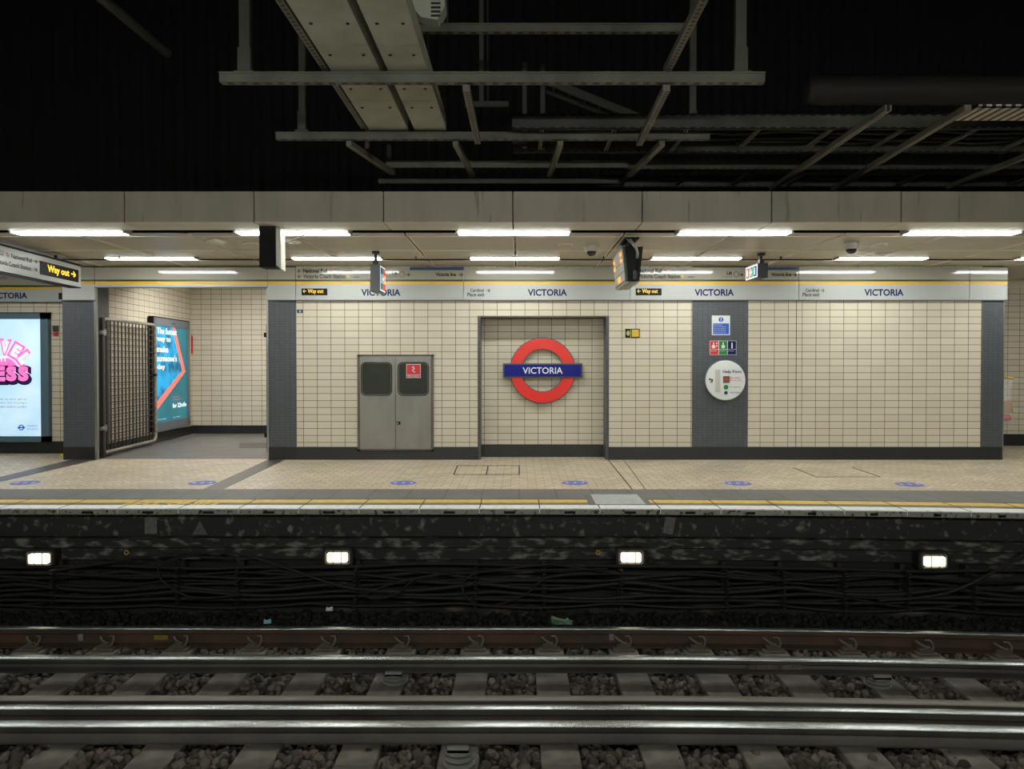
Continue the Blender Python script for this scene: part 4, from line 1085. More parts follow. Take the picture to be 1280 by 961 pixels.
tag(q.build('drink_can', mat('red_can', (170, 30, 44), .3, c2=(215, 200, 200), scale=9, lo=.6, hi=.7), origin=(7.4, 11.2, .55), smooth=True), 'red drink can lying at the bottom of the clear litter bag', 'can')

# ================================================================== FLOOR STICKERS, RAMP PLATE, LETTERING
for px, lb in ((30, 'faded round blue floor sticker in front of the left bay'), (252, 'round blue floor sticker beside the dark strip at the passage'), (504, 'round blue floor sticker in front of the steel cupboard'), (719, 'round blue floor sticker in front of the roundel'), (923, 'round blue floor sticker in front of the help point'), (1138, 'round blue floor sticker at the right, below the plain tiles')):
    y = 8.76 + bend((px - 649) * 8.76 / 925, .6); x = (px - 649) * y / 925
    t = thing('floor_sticker', (x, y, .0), lb, 'sticker', 'round distancing stickers on the platform')
    q = MB(); q.lathe((x, y, 0), [(.155, 0), (.155, .002)], 'Z', 36); q.build('disc', MT['sticker'], t)
    q = MB()
    for dx in (-.095, 0, .095):
        q.lathe((x + dx, y - .02, .002), [(.018, 0), (.018, .001)], 'Z', 12); q.box(x + dx - .012, x + dx + .012, y - .0, y + .045, .002, .003)
    q.build('footprint_symbol', MT['offwhite'], t)
t = thing('ramp_plate', (1.02, 7.65, 0), 'pale grey metal plate set across the yellow line near the recess', 'plate')
for xa in (.70, 1.265):
    q = MB(); q.box(xa, xa + .065, 7.38, 7.92, .003, .006); q.build('dark_border', MT['tactile'], t)
q = MB(); q.box(.765, 1.265, 7.375, 7.93, .003, .012); q.build('plate', mat('pale_plate', (176, 180, 178), .5, c2=(160, 164, 162), scale=10), t)
tt = thing('edge_lettering', (-3.4, 7.43, .002), 'yellow MIND THE lettering painted along the platform edge', 'lettering')
text('MIND THE', ((212 - 649) * 7.43 / 925, 7.435, .002), .94, .12, MT['yellow'], tt, right=(-1, 0, 0), up=(0, -1, 0), bold=.04)
# nosing number plates
for i in range(-8, 10):
    x = .2 + .587 * (i + .5); y = EDGE - .004 + bend(x) - .001
    q = MB(); q.box(x - .055, x + .055, y - .001, y + .003, -.047, -.022)
    sp = tag(q.build('nosing_plate', MT['black'], origin=(x, y, -.03)), 'small black plate on the nosing face, %s from the left' % ordn(i + 8), 'plate', 'plates on the platform nosing')

# ================================================================== PIT DETAILS
pit_emit = emit('bulkhead_glow', (255, 246, 214), PIT_LAMP_STRENGTH)
for i, (px, py) in enumerate(((48, 698.5), (421.5, 697), (789, 697), (1169, 702))):
    xg = (px - 649) * 7.22 / 925; yb = 7.33 + bend(xg); y = yb - .12; x = (px - 649) * y / 925; z = EYE - (py - 455) * y / 925
    lb = 'lit bulkhead lamp below the platform, ' + ['under the left bay', 'under the steel cupboard', 'under the recess right side', 'under the right end of the wall'][i]
    t = thing('bulkhead_lamp', (x, y, z), lb, 'lamp', 'bulkhead lamps under the platform edge')
    rt = [.02, 0, 0, -.01][i]
    q = MB(); q.box(x - .135, x + .135, y + .045, yb + .045, z - .085, z + .085); q.build('back_box', MT['hook'], t, bevel=.02)
    q = MB(); q.prism(rrect(x, z, .145, .09, .04, y - .0), (0, .045, 0)); q.build('housing', MT['gate_dark'], t)
    q = MB(); q.prism(rrect(x, z, .098, .046, .018, y - .028), (0, .03, 0)); q.build('glass', pit_emit, t)
    q = MB(); P = rrect(x, z, .12, .066, .025, y - .01); q.tube(P + [P[0]], .008, 6)
    for dx in (-.04, .04): q.tube([(x + dx, y - .0, z + .066), (x + dx, y - .036, z + .05), (x + dx, y - .036, z - .05), (x + dx, y, z - .066)], .0045, 5)
    q.build('guard', MT['steel_frame'], t)
# cables
def cable(zs, r, y, m, label, amp=.02, seed=0, x0=-9.5, x1=10.5, pts=None):
    rr = random.Random(seed); q = MB(); P = []
    if pts is None:
        ph = [rr.uniform(0, 6.28) for _ in range(4)]; n = 110
        for i in range(n + 1):
            x = x0 + (x1 - x0) * i / n
            z = zs + amp * 1.5 * (.6 * math.sin(x * .9 + ph[0]) + .4 * math.sin(x * 2.1 + ph[1]) + .3 * math.sin(x * 3.7 + ph[3])) - (.012 + .028 * (seed % 3)) * abs(math.sin(x * math.pi / 1.5 + ph[2]))
            P.append((x, y + bend(x) + .02 * math.sin(x * 1.3 + ph[2]), z))
    else:
        C = [Vector(p) for p in pts]; C = [C[0]] + C + [C[-1]]
        for i in range(1, len(C) - 2):
            for k in range(10):
                f = k / 10; p0, p1, p2, p3 = C[i - 1], C[i], C[i + 1], C[i + 2]
                P.append(tuple(.5 * ((2 * p1) + (-p0 + p2) * f + (2 * p0 - 5 * p1 + 4 * p2 - p3) * f * f + (-p0 + 3 * p1 - 3 * p2 + p3) * f ** 3)))
        P.append(tuple(C[-1]))
    q.tube(P, r, 8)
    return tag(q.build('cable', m, origin=P[len(P) // 2], smooth=True), label, 'cable', 'cables on the wall under the platform')
zl = [-.565, -.60, -.63, -.665, -.70, -.735, -.77, -.81, -.845, -.88, -.915]
for i, z in enumerate(zl):
    cable(z, [.017, .012, .02, .014, .011, .021, .014, .018, .012, .016, .013][i], [7.24, 7.2, 7.26, 7.19, 7.25, 7.2, 7.27, 7.18, 7.24, 7.2, 7.16][i], MT['cable2'] if i % 3 == 0 else MT['cable'],
          'long dark cable on the pit wall, %s down from the lamps' % ordn(i), amp=[.012, .03, .01, .035, .02, .012, .03, .014, .03, .016, .01][i], seed=i + 3)
def W(px, py, y=7.13):
    xg = (px - 649) * y / 925; yy = y + bend(xg); return ((px - 649) * yy / 925, yy, EYE - (py - 455) * yy / 925)
cable(0, .012, 0, MT['cable2'], 'black cable looping below the left bay poster', pts=[W(60, 715), W(120, 706), W(200, 694), W(290, 692), W(360, 712), W(430, 735), W(500, 742)])
cable(0, .010, 0, MT['cable2'], 'black cable coiled in a wide loop below the passage', pts=[W(300, 745), W(240, 748), W(205, 730), W(196, 712), W(215, 700), W(240, 696), W(290, 700)])
cable(0, .009, 0, MT['cable2'], 'thin cable hanging in a loop below the roundel', pts=[W(780, 718), W(690, 722), W(655, 745), W(610, 759), W(583, 748), W(580, 730), W(600, 716), W(680, 713), W(760, 712)])
cable(0, .010, 0, MT['cable2'], 'thin cable hanging in a loop below the steel cupboard', pts=[W(560, 718), W(520, 724), W(495, 744), W(465, 749), W(458, 742), W(500, 728), W(545, 720)])
cable(0, .014, 0, MT['cable'], 'thick cable climbing the pit wall at the right end', pts=[W(1100, 752), W(1180, 744), W(1240, 718), W(1290, 690), W(1330, 684)])
for i, px in enumerate((75, 228, 302, 447, 595, 680, 775, 905, 975, 1050, 1128, 1210)):
    x, y, z = W(px, 720, 7.3); q = MB()
    q.box(x - .02, x + .02, y - .02, y + .12, -.92, -.53)
    for zz in zl: q.box(x - .015, x + .015, y - .17, y - .02, zz - .03, zz - .02)
    tag(q.build('cable_hanger', MT['hook'], origin=(x, y, -.7)), 'rusty iron cable hanger on the pit wall, %s from the left' % ordn(i), 'bracket', 'cable hangers on the pit wall')
for px, lb in ((157, 'small yellow ring on the pit wall below the passage'), (748, 'small yellow ring on the pit wall left of a bulkhead lamp')):
    x, y, z = W(px, 691, 7.32); q = MB(); q.tube([(x + .02 * math.cos(k * math.pi / 8), y - .01, z + .02 * math.sin(k * math.pi / 8)) for k in range(17)], .005, 6)
    tag(q.build('hook_ring', mat('yellow_ring', (200, 160, 40), .5), origin=(x, y, z)), lb, 'ring', 'yellow rings')
def tagplate(px, py, w_, h_, rot, name, label, c):
    x, y, z = W(px, py, 7.322); q = MB(); ca, sa = math.cos(rot), math.sin(rot)
    P = [(x + dx * ca - dz * sa, y, z + dx * sa + dz * ca) for dx, dz in ((-w_ / 2, -h_ / 2), (w_ / 2, -h_ / 2), (w_ / 2, h_ / 2), (-w_ / 2, h_ / 2))]
    q.prism(P, (0, -.006, 0)); o = q.build(name, mat(name + '_grey', c, .7, vary=.35, scale=25), origin=(x, y, z)); return tag(o, label, 'plate')
tagplate(187.5, 657.5, .12, .16, 0, 'chainage_plate', 'pale rectangular plate on the pit beam below the passage', (104, 102, 96))
tagplate(837, 657, .10, .17, -.18, 'torn_plate', 'tilted grey plate on the pit beam right of the ramp plate', (96, 94, 90))
x, y, z = W(249, 661, 7.322); q = MB(); q.prism([(x - .075, y, z - .06), (x + .075, y, z - .06), (x, y, z + .075)], (0, -.006, 0))
tag(q.build('warning_triangle', mat('faded_triangle', (92, 90, 84), .7, vary=.4, scale=25), origin=(x, y, z)), 'faded grey triangular plate on the pit beam', 'sign')

# ================================================================== TRACK
def rail_profile(h, head, foot, web=.018, head_h=.045, foot_h=.02, corner=.008):
    # counter-clockwise from the foot; the head is crowned with rounded corners
    H2, F2 = head / 2, foot / 2
    P = [(-F2, -h), (F2, -h), (F2, -h + foot_h * .6), (web, -h + foot_h * 1.5), (web * .7, -h * .5), (web * .8, -head_h - .012), (H2, -head_h)]
    top = []
    for i in range(6):
        a = math.radians(90 * i / 5); top.append((H2 - corner + corner * math.cos(a), -corner - .0025 + corner * math.sin(a)))
    top += [(H2 * .4, -.0006), (0, 0)]
    top += [(-x, z) for x, z in top[::-1]][1:]
    P += top
    P += [(-H2, -head_h), (-web * .8, -head_h - .012), (-web * .7, -h * .5), (-web, -h + foot_h * 1.5), (-F2, -h + foot_h * .6)]
    return P
RX = [-9 + .25 * i for i in range(81)]
def rail(name, y, ztop, prof, mats, label, topidx=tuple(range(7, 21)), cat='rail', group='rails of the far track'):
    o = (0, y, ztop - .16); q = MB(); n = len(prof)
    for xx in RX:
        for (py_, pz_) in prof: q.v.append((xx, y + py_ + bend(xx), ztop + pz_))
    for i in range(len(RX) - 1):
        for j in range(n):
            k = (j + 1) % n
            q.f.append((i * n + j, i * n + k, (i + 1) * n + k, (i + 1) * n + j)); q.m.append(1 if j in topidx else 0)
    q.f.append(tuple(range(n))); q.m.append(0); e_ = (len(RX) - 1) * n
    q.f.append(tuple(e_ + j for j in range(n))[::-1]); q.m.append(0)
    return tag(q.build(name, mats, origin=o, smooth=True), label, cat, group)
YA, YB, YC, YD = 6.47, 5.72, 4.965, 4.58
SL = -1.06       # sleeper top
ra = rail('running_rail', YA, RAIL, rail_profile(.16, .07, .14), [MT['rail_side'], MT['rail_top']], 'polished running rail with rusty brown web nearest the platform')
rb = rail('conductor_rail', YB, RAIL + .04, rail_profile(.105, .085, .13, web=.024, head_h=.035), [MT['rail_grey'], MT['rail_top']], 'middle conductor rail on insulators between the running rails')
rcx = rail('running_rail', YC, RAIL, rail_profile(.16, .07, .14, corner=.004), [MT['rail_grey'], MT['rail_top']], 'running rail on the camera side of the far track')
rd = rail('conductor_rail', YD, RAIL + .075, rail_profile(.10, .085, .14, web=.05, head_h=.03, corner=.004), [MT['rail_grey'], MT['rail_top']], 'outer conductor rail with bright flat head nearest the camera')
rk = rail('check_rail', YC + .125, RAIL + .0, [(-.03, -.15), (.075, -.15), (.075, -.13), (.03, -.11), (.03, -.04), (.045, -.03), (.045, -.004), (.04, 0), (-.035, 0), (-.04, -.004), (-.04, -.04), (-.02, -.05), (-.02, -.13), (-.03, -.14)], [MT['rail_grey'], MT['rail_dull']], 'dull grey check rail beside the camera-side running rail', topidx=(4, 5, 6, 7, 8))
# sleepers
SX = [-1.02 + .64 * i for i in range(-8, 14)]
s0 = None
for i, xs in enumerate(SX):
    lb = 'concrete sleeper under the far track, %s from the left' % (ordn(i) if i < 18 else ['nineteenth', 'twentieth', 'twenty-first', 'twenty-second'][i - 18])
    y0 = bend(xs)
    if s0 is None:
        q = MB(); q.hexa([(xs - .14, 4.2, SL - .16), (xs + .14, 4.2, SL - .16), (xs + .14, 6.8, SL - .16), (xs - .14, 6.8, SL - .16), (xs - .125, 4.2, SL), (xs + .125, 4.2, SL), (xs + .125, 6.8, SL), (xs - .125, 6.8, SL)])
        s0 = tag(q.build('sleeper', MT['sleeper'], origin=(xs, 5.5, SL - .16), bevel=.01), lb, 'sleeper', 'sleepers of the far track')
    else:
        c = s0.copy(); COL.objects.link(c); c.location = (xs, 5.5 + y0, SL - .16); c['label'] = lb
# clips on rail A (camera side of its foot), brackets behind the check rail
def clip_mesh():
    q = MB()
    q.box(-.09, .09, -.16, -.06, -.165, -.14); q.box(-.055, .055, -.13, -.07, -.14, -.115); q.box(-.03, .03, -.125, -.085, -.115, -.10)
    q.tube([(.055, -.12, -.12), (.07, -.10, -.08), (.055, -.07, -.055), (.02, -.06, -.06)], .009, 7)
    q.tube([(-.065, -.06, -.065), (-.04, -.09, -.08), (0, -.11, -.098), (.03, -.12, -.10)], .010, 7)
    return q
cp = clip_mesh().build('rail_clip', MT['clip'])
cp.parent = ra
for i, xs in enumerate(SX):
    o = cp if i == 0 else cp.copy()
    if i: COL.objects.link(o)
    o.parent = ra; o.location = (xs + .0, bend(xs), .16)
q = MB(); q.prism([(-.10, 0, 0), (.10, 0, 0), (.085, 0, .035), (.05, 0, .022), (-.05, 0, .022), (-.085, 0, .035)], (0, -.05, 0)); ch = q.build('chair_bracket', MT['rail_dull'])
for i, xs in enumerate(SX):
    o = ch if i == 0 else ch.copy()
    if i: COL.objects.link(o)
    o.parent = rk; o.location = (xs + .02, .14 + bend(xs), .045)
    if i == 0: ch = o
# paint marks on rail A
for px, wd, mm, zz, hh in ((98, .045, MT['offwhite'], -.955, .075), (199, .12, MT['yellow'], -.965, .04), (765, .04, MT['white_edge'], -.945, .085)):
    x = (px - 649) * 6.45 / 925; q = MB(); yy = YA - .0225 + bend(x)
    q.box(x - wd / 2, x + wd / 2, yy, yy + .012, zz - hh / 2 - .02, zz + hh / 2 - .02)
    o = q.build('paint_mark', mat('faded_paint', (120, 118, 108) if mm is not MT['yellow'] else (120, 104, 40), .7, vary=.4, scale=40), ra)
# fishplate joint on conductor rail B, right
xf0, xf1 = (935 - 649) * 5.7 / 925, (1000 - 649) * 5.7 / 925
q = MB(); xm = (xf0 + xf1) / 2; yy = YB - .045 + bend(xm); q.box(xf0, xf1, yy, yy + .03, RAIL - .035, RAIL + .0)
for k in range(4): q.cyl((xf0 + .06 + k * (xf1 - xf0 - .12) / 3, yy - .012, RAIL - .018), (xf0 + .06 + k * (xf1 - xf0 - .12) / 3, yy, RAIL - .018), .012, n=8)
q.build('fishplate', MT['clip'], rb)
# insulators
def insulator(x, y, ztop, label):
    t = thing('rail_insulator', (x, y, SL), label, 'insulator', 'conductor rail insulators')
    h = ztop - SL
    q = MB(); q.lathe((x, y, SL - .03), [(.075, 0), (.075, .02)], 'Z', 24); q.build('foot', MT['insulator_dark'], t)
    q = MB(); prof = [(.05, -.01)]
    for k in range(3): zz = .0 + k * h / 3.2; prof += [(.095, zz + .004), (.1, zz + .014), (.06, zz + .024)]
    prof += [(.05, h - .01)]
    q.lathe((x, y, SL), prof, 'Z', 28); q.build('ribbed_body', MT['insulator'], t, smooth=True)
    q = MB(); q.box(x - .065, x + .065, y - .08, y - .055, ztop - .02, ztop + .015); q.box(x - .065, x + .065, y - .08, y + .06, ztop - .02, ztop - .005); q.build('rail_cap', MT['insulator'], t)
xi = (491 - 649) * 5.64 / 925; insulator(xi, YB, RAIL - .065, 'ribbed grey insulator under the middle rail below the steel cupboard')
xi = (1103 - 649) * 5.62 / 925; insulator(xi, YB + bend(xi), RAIL - .065, 'ribbed grey insulator under the middle rail at the right')
xi = (573 - 649) * 4.53 / 925; insulator(xi, YD - .04, RAIL - .03, 'ribbed grey insulator under the outer rail at bottom centre')

# ballast stones (one uncountable mass)
def ico():
    import bmesh
    bm = bmesh.new(); bmesh.ops.create_icosphere(bm, subdivisions=1, radius=1.0)
    v = np.array([p.co[:] for p in bm.verts]); f = np.array([[q.index for q in p.verts] for p in bm.faces]); bm.free(); return v, f
IV, IF = ico()
def near_sleeper(x):
    return min(abs(x - s) for s in SX)
def ballast(name, label, zones, m):
    C = []
    for (x0, x1, y0, y1, zfun, n, lo, hi, avoid) in zones:
        k = 0
        while k < n:
            x = RNG.uniform(x0, x1); y = RNG.uniform(y0, y1)
            if avoid and near_sleeper(x) < .15 and y < 6.82 and RNG.rand() > .035: continue
            C.append((x, y + bend(x), zfun(x, y) , RNG.uniform(lo, hi))); k += 1
    C = np.array(C); n = len(C)
    nv = len(IV)
    V = np.repeat(IV[None], n, 0) * (1 + RNG.uniform(-.28, .28, (n, nv, 1)))
    sc = RNG.uniform(.62, 1.25, (n, 1, 3)); V = V * sc
    a = RNG.uniform(0, 6.28, n); c_ = RNG.uniform(-.8, .8, n)
    ca, sa = np.cos(a), np.sin(a); Rz = np.zeros((n, 3, 3)); Rz[:, 0, 0] = ca; Rz[:, 0, 1] = -sa; Rz[:, 1, 0] = sa; Rz[:, 1, 1] = ca; Rz[:, 2, 2] = 1
    cb_, sb_ = np.cos(c_), np.sin(c_); Rx = np.zeros((n, 3, 3)); Rx[:, 0, 0] = 1; Rx[:, 1, 1] = cb_; Rx[:, 1, 2] = -sb_; Rx[:, 2, 1] = sb_; Rx[:, 2, 2] = cb_
    V = np.einsum('nij,nvj->nvi', Rz @ Rx, V) * C[:, None, 3:4] + C[:, None, :3]
    F = (IF[None] + (np.arange(n) * nv)[:, None, None]).reshape(-1, 3)
    me = bpy.data.meshes.new(name); me.vertices.add(n * nv); me.vertices.foreach_set('co', V.reshape(-1))
    me.loops.add(len(F) * 3); me.loops.foreach_set('vertex_index', F.reshape(-1).astype(np.int32))
    me.polygons.add(len(F)); me.polygons.foreach_set('loop_start', np.arange(0, len(F) * 3, 3, dtype=np.int32)); me.polygons.foreach_set('loop_total', np.full(len(F), 3, dtype=np.int32))
    me.update(calc_edges=True); me.validate()
    me.materials.append(m)
    o = bpy.data.objects.new(name, me); COL.objects.link(o)
    return tag(o, label, 'ballast', kind='stuff')
def stone_mat(name, c1, c2):
    m, nt, b = base_mat(name)
    g = nt.nodes.new('ShaderNodeNewGeometry')
    rp = nt.nodes.new('ShaderNodeMix'); rp.data_type = 'RGBA'
    rp.inputs[6].default_value = rgb(*c1); rp.inputs[7].default_value = rgb(*c2)
    nt.links.new(g.outputs['Random Per Island'], rp.inputs[0]); nt.links.new(rp.outputs[2], b.inputs['Base Color'])
    b.inputs['Roughness'].default_value = .9; b.inputs['Specular IOR Level'].default_value = .2
    return m
ballast('ballast', 'grey brown ballast stones between the sleepers of the far track', [
    (-4.2, 4.6, 3.7, 4.75, lambda x, y: SL - .03 + RNG.uniform(-.03, .03), 5200, .022, .040, True),
    (-4.6, 5.0, 4.75, 5.6, lambda x, y: SL - .05 + RNG.uniform(-.03, .03), 3600, .022, .038, True),
    (-4.8, 5.4, 5.6, 6.6, lambda x, y: SL - .045 + RNG.uniform(-.03, .03), 4600, .022, .038, True),
], stone_mat('ballast_stone', (98, 90, 82), (40, 36, 32)))
ballast('ballast_shoulder', 'black grimy ballast piled between far rail and platform wall', [
    (-5.4, 6.2, 6.58, 7.19, lambda x, y: SL - .05 + (y - 6.58) * .12 + RNG.uniform(-.03, .03), 6500, .022, .040, False),
], stone_mat('ballast_stone_black', (36, 34, 31), (18, 17, 15)))
# litter on the track
def wpt(px, py, y): return ((px - 649) * y / 925, y, EYE - (py - 455) * y / 925)
q = MB(); c = wpt(704, 778, 6.62)
for a_, b_ in (((-.10, .045), (-.095, -.03)), ((-.10, .045), (-.01, -.005)), ((-.085, .03), (.0, -.02)), ((-.01, -.01), (.045, .02)), ((.0, -.02), (.08, .0)), ((.045, .02), (.09, -.01)), ((-.07, .02), (.0, .0))):
    q.bar((c[0] + a_[0], c[1], c[2] + a_[1]), (c[0] + b_[0], c[1] + .02, c[2] + b_[1]), .012, .006, (0, 1, 0))
q.prism([(c[0] - .095, c[1] + .03, c[2] - .04), (c[0] + .09, c[1] + .03, c[2] - .04), (c[0] + .07, c[1] + .035, c[2] + .0), (c[0] - .085, c[1] + .035, c[2] + .02)], (0, .01, 0))
tag(q.build('crisp_packet', mat('green_wrapper', (120, 150, 130), .5, c2=(30, 70, 40), scale=14), origin=c), 'crumpled green wrapper behind the far rail below the roundel', 'litter')
for px, py, col, nm, lb in ((410, 763, (190, 190, 186), 'paper_scrap', 'white paper scrap on the black ballast below the steel cupboard'), (332, 779, (110, 170, 176), 'blue_wrapper', 'pale blue wrapper behind the far rail below the pier')):
    c = wpt(px, py, 6.9 if py < 770 else 6.62); q = MB()
    q.prism([(c[0] - .03, c[1], c[2] - .015), (c[0] + .035, c[1], c[2] - .012), (c[0] + .03, c[1], c[2] + .02), (c[0] - .01, c[1], c[2] + .008), (c[0] - .025, c[1], c[2] + .02)], (0, .02, .003))
    tag(q.build(nm, mat(nm, col, .7), origin=c), lb, 'litter')

# ================================================================== STEELWORK IN THE DARK ROOF SPACE
SZ = 3.37
def channel_x(x0, x1, y, z, label, wd=.05, ht=.07, slots=True):
    q = MB(); q.box(x0, x1, y - wd / 2, y + wd / 2, z, z + ht); q.box(x0, x1, y - wd / 2 - .008, y - wd / 2, z + ht - .012, z + ht)
    o = tag(q.build('strut_channel', MT['strut'] if slots else MT['rod'], origin=((x0 + x1) / 2, y, z)), label, 'steel channel', 'steel channels above the track')
    if z > 3.5:
        o['_o'] = ((x0 + x1) / 2, y, z)
        q = MB(); q.box(x0 + .2, x0 + .215, y, y + .015, z + ht, 6.8); q.build('drop_rod', MT['duct'], o)
    return o
def channel_y(p, q_, label, wd=.05):
    q = MB(); q.bar(p, q_, wd, .045)
    o = ((p[0] + q_[0]) / 2, (p[1] + q_[1]) / 2, p[2])
    return tag(q.build('strut_channel', MT['strut_y'], origin=o), label, 'steel channel', 'steel channels above the track')
channel_x(-2.085, 1.71, 5.2, SZ, 'longer slotted steel channel crossing under the middle of the metal plates', .06, .07)
channel_x(-2.12, 1.66, 6.5, SZ, 'second long slotted steel channel at the end of the metal plates', .06, .06)
for x, y, lb, w_ in ((-1.92, 5.2, 'left vertical hanger of the nearer long channel', .075), (1.55, 5.2, 'right vertical hanger of the nearer long channel', .075), (-1.90, 6.5, 'left vertical hanger of the second long channel', .055), (1.52, 6.5, 'right vertical hanger of the second long channel', .055)):
    t = thing('hanger_channel', (x, y, SZ + .07), lb, 'steel hanger', 'vertical hangers of the steel channels')
    q = MB(); q.box(x - w_ / 2, x + w_ / 2, y + .0, y + .05, SZ + .07, 6.8); q.build('post', MT['rod'], t)
    q = MB(); q.box(x - w_ / 2 - .03, x + w_ / 2 + .03, y - .02, y + .05, SZ + .07, SZ + .085); q.box(x - w_ / 2 - .008, x + w_ / 2 + .008, y - .01, y + .0, SZ + .085, SZ + .25); q.build('foot_bracket', MT['rod'], t)
for x0, x1, lb in ((-1.305, -.965, 'left of two pale galvanised cable trunking plates overhead'), (-.91, -.635, 'right of two pale galvanised cable trunking plates overhead')):
    t = thing('cable_trunking', ((x0 + x1) / 2, 5.0, SZ + .08), lb, 'cable trunking', 'cable trunking plates overhead')
    q = MB()
    ys = [2.6, 3.7, 4.75, 5.75, 6.48]
    for i in range(len(ys) - 1): q.box(x0, x1, ys[i] + .003, ys[i + 1] - .003, SZ + .075, SZ + .085)
    q.box(x0, x0 + .01, 2.6, 6.48, SZ + .08, SZ + .2); q.box(x1 - .01, x1, 2.6, 6.48, SZ + .08, SZ + .2)
    q.cur = 1
    for y in ys[:-1]:
        for dy in (.15, .75):
            for xx in (x0 + .06, x1 - .06): q.cyl((xx, y + dy, SZ + .07), (xx, y + dy, SZ + .076), .011, n=8)
    q.build('plate', [MT['plate'], MT['black']], t)
channel_y((-1.345, 2.6, SZ + .1), (-1.345, 6.45, SZ + .1), 'slotted channel along the left edge of the metal plates', .045)
# thin channels running towards the wall
chs = [((-1.49, 6.5, SZ - .03), (-1.28, 7.5, SZ - .03), 'slotted channel slanting from the second long channel at its left end'),
       ((-.37, 5.2, SZ - .03), (-.36, 6.45, SZ - .03), 'slotted channel between the long channels right of the plates'),
       ((-.555, 6.5, SZ - .03), (-.48, 7.6, SZ - .03), 'slotted channel beyond the second long channel left of centre'),
       ((.36, 6.5, SZ - .03), (.31, 7.6, SZ - .03), 'slotted channel beyond the second long channel at centre'),
       ((1.03, 3.6, SZ + .09), (1.03, 5.2, SZ + .09), 'slotted channel rising out of the top of the view'),
       ((1.03, 5.2, SZ - .03), (1.05, 6.5, SZ - .03), 'slotted channel between the long channels at their right end'),
       ((1.25, 6.5, SZ - .03), (1.13, 7.6, SZ - .03), 'slotted channel beyond the second long channel at its right end'),
       ((2.78, 5.6, SZ - .03), (2.78, 8.2, SZ - .03), 'slotted channel under the cable ladders, first right of the long channels'),
       ((3.38, 5.6, SZ - .03), (3.47, 8.2, SZ - .03), 'slotted channel under the cable ladders, beside the pale mesh tray'),
       ((4.72, 6.3, SZ - .03), (4.68, 8.1, SZ - .03), 'slotted channel under the cable ladders at the right edge')]
for p, q_, lb in chs: channel_y(p, q_, lb)
# cable ladders
def ladder(y0, y1, z, x0, x1, label, ht=.13):
    t = thing('cable_ladder', ((x0 + x1) / 2, (y0 + y1) / 2, z + ht / 2), label, 'cable ladder', 'cable ladders above the canopy')
    for y in (y0, y1):
        q = MB(); q.box(x0, x1, y - .004, y + .004, z, z + ht); q.box(x0, x1, y - .004, y + .02, z, z + .006); q.box(x0, x1, y - .004, y + .02, z + ht - .006, z + ht); q.build('side_rail', MT['tray'], t)
    x = x0 + .25
    while x < x1:
        q = MB(); q.box(x - .012, x - .004, y0, y1, z + .01, z + .03); q.box(x + .012, x + .02, y0, y1, z + .01, z + .03); q.box(x - .012, x + .02, y0, y1, z + .03, z + .034); q.build('rung', MT['strut_y'], t); x += .62
    return t
ladder(6.3, 7.0, 3.40, -.06, 7.2, 'nearer cable ladder running right above the canopy edge')
ladder(7.62, 8.36, 3.40, .9, 8.0, 'farther cable ladder just above the fascia')
channel_x(-1.35, 1.1, 7.55, 3.40, 'slotted channel just above the fascia behind the plates', .05, .07)
channel_x(-1.55, 1.1, 8.2, 3.40, 'low channel lying above the fascia at left', .05, .05, False)
channel_x(-1.2, 1.0, 8.1, 3.55, 'plain channel in the dark above the fascia at centre', .04, .05, False)
channel_x(-.75, 1.25, 5.6, 3.90, 'slotted channel high up right of the metal plates', .05, .06)
channel_x(-.50, -.1, 6.9, 3.80, 'short bracket channel behind the right plate', .04, .04, False)
for x, y, z0, z1, lb in ((-1.47, 7.2, 3.40, 4.0, 'left short post behind the metal plates'), (-1.33, 7.6, 3.4, 3.65, 'second short post behind the metal plates'), (.22, 6.95, 3.42, 4.2, 'slotted post right of centre above the ladder'), (.05, 6.9, 3.42, 4.2, 'slotted post at centre above the ladder'), (-.35, 6.9, 3.84, 6.8, 'dark post behind the right plate')):
    q = MB(); q.box(x - .02, x + .02, y - .02, y + .02, z0, z1)
    tag(q.build('hanger_post', MT['rod'], origin=(x, y, z0)), lb, 'steel post', 'short posts in the roof space')
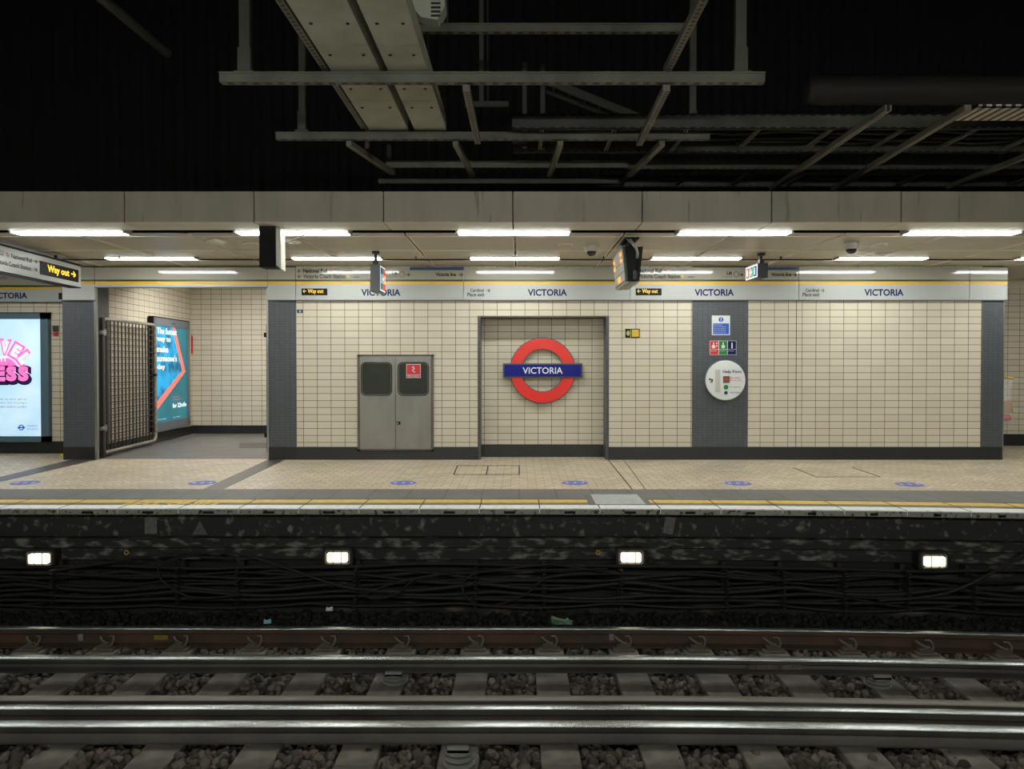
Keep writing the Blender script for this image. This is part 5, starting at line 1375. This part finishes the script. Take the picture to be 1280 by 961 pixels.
# cables lying in the ladders
for i, (y, z, r, m, x0, x1, lb) in enumerate(((6.55, 3.45, .014, 'cable_green', 1.5, 7, 'green cable lying in the nearer cable ladder'), (6.7, 3.45, .018, 'cable2', .2, 7, 'dark thick cable lying in the nearer cable ladder'), (6.85, 3.46, .012, 'cable_green', 2, 7, 'thin green cable at the back of the nearer cable ladder'),
                                              (7.9, 3.45, .010, 'cable_tan', 1.5, 8, 'tan cable lying in the farther cable ladder'), (8.1, 3.45, .016, 'cable2', 1.0, 8, 'dark cable lying in the farther cable ladder'))):
    q = MB(); q.tube([(x0 + (x1 - x0) * k / 40, y + .03 * math.sin(k * .7 + i), z + .006 * math.sin(k * 1.3)) for k in range(41)], r, 7)
    tag(q.build('tray_cable', MT[m], origin=(x0, y, z)), lb, 'cable', 'cables in the ladders')
q = MB(); q.box(3.55, 7.2, 5.74, 6.05, SZ + .02, SZ + .03); q.box(3.55, 7.2, 5.74, 5.75, SZ + .02, SZ + .045)
tag(q.build('mesh_tray', MT['mesh'], origin=(5, 5.9, SZ)), 'pale perforated cable tray at the upper right', 'cable tray')
q = MB(); q.cyl((2.75, 7.0, 3.98), (9, 7.0, 3.98), .13, n=28); q.lathe((2.75, 7.0, 3.98), [(.13, 0), (.11, .05), (.05, .08)], 'X', 28, -1)
tag(q.build('ventilation_duct', MT['duct'], origin=(5, 7, 3.98), smooth=True), 'large dark round duct running to the right edge', 'duct')
q = MB(); q.cyl((-3.56, 5.0, 4.5), (-3.50, 7.4, 4.5), .045, n=20)
tag(q.build('overhead_pipe', MT['pipe'], origin=(-3.5, 6.5, 4.5), smooth=True), 'grey pipe crossing the dark upper left', 'pipe')
t = thing('extract_unit', (-.66, 5.5, 3.88), 'white ribbed unit tucked right of the metal plates at the top', 'ventilation unit')
q = MB(); q.prism([(-.80, 5.45, 4.4), (-.79, 5.45, 4.03), (-.72, 5.45, 3.95), (-.60, 5.45, 3.93), (-.545, 5.45, 4.03), (-.56, 5.45, 4.4)], (0, .16, 0)); q.build('housing', MT['plate'], t)
q = MB()
for k in range(9): q.box(-.645, -.575, 5.44, 5.45, 3.95 + .03 * k, 3.962 + .03 * k)
q.build('louvre', MT['boxdark'], t)
# diagonal ladder
q = MB()
for dy in (0, .2): q.bar((.25, 6.8 + dy, 4.0), (1.15, 7.2 + dy, 3.8), .03, .07)
for k in range(6): f = (k + .5) / 6; q.bar((.25 + .9 * f, 6.8 + .4 * f, 4.0 - .2 * f), (.25 + .9 * f, 7.0 + .4 * f, 4.0 - .2 * f), .02, .02)
tag(q.build('cable_ladder', MT['rod'], origin=(.7, 7.1, 3.9)), 'short sloping cable ladder above the nearer long ladder', 'cable ladder')

for o in bpy.data.objects:
    if '_o' in o: del o['_o']
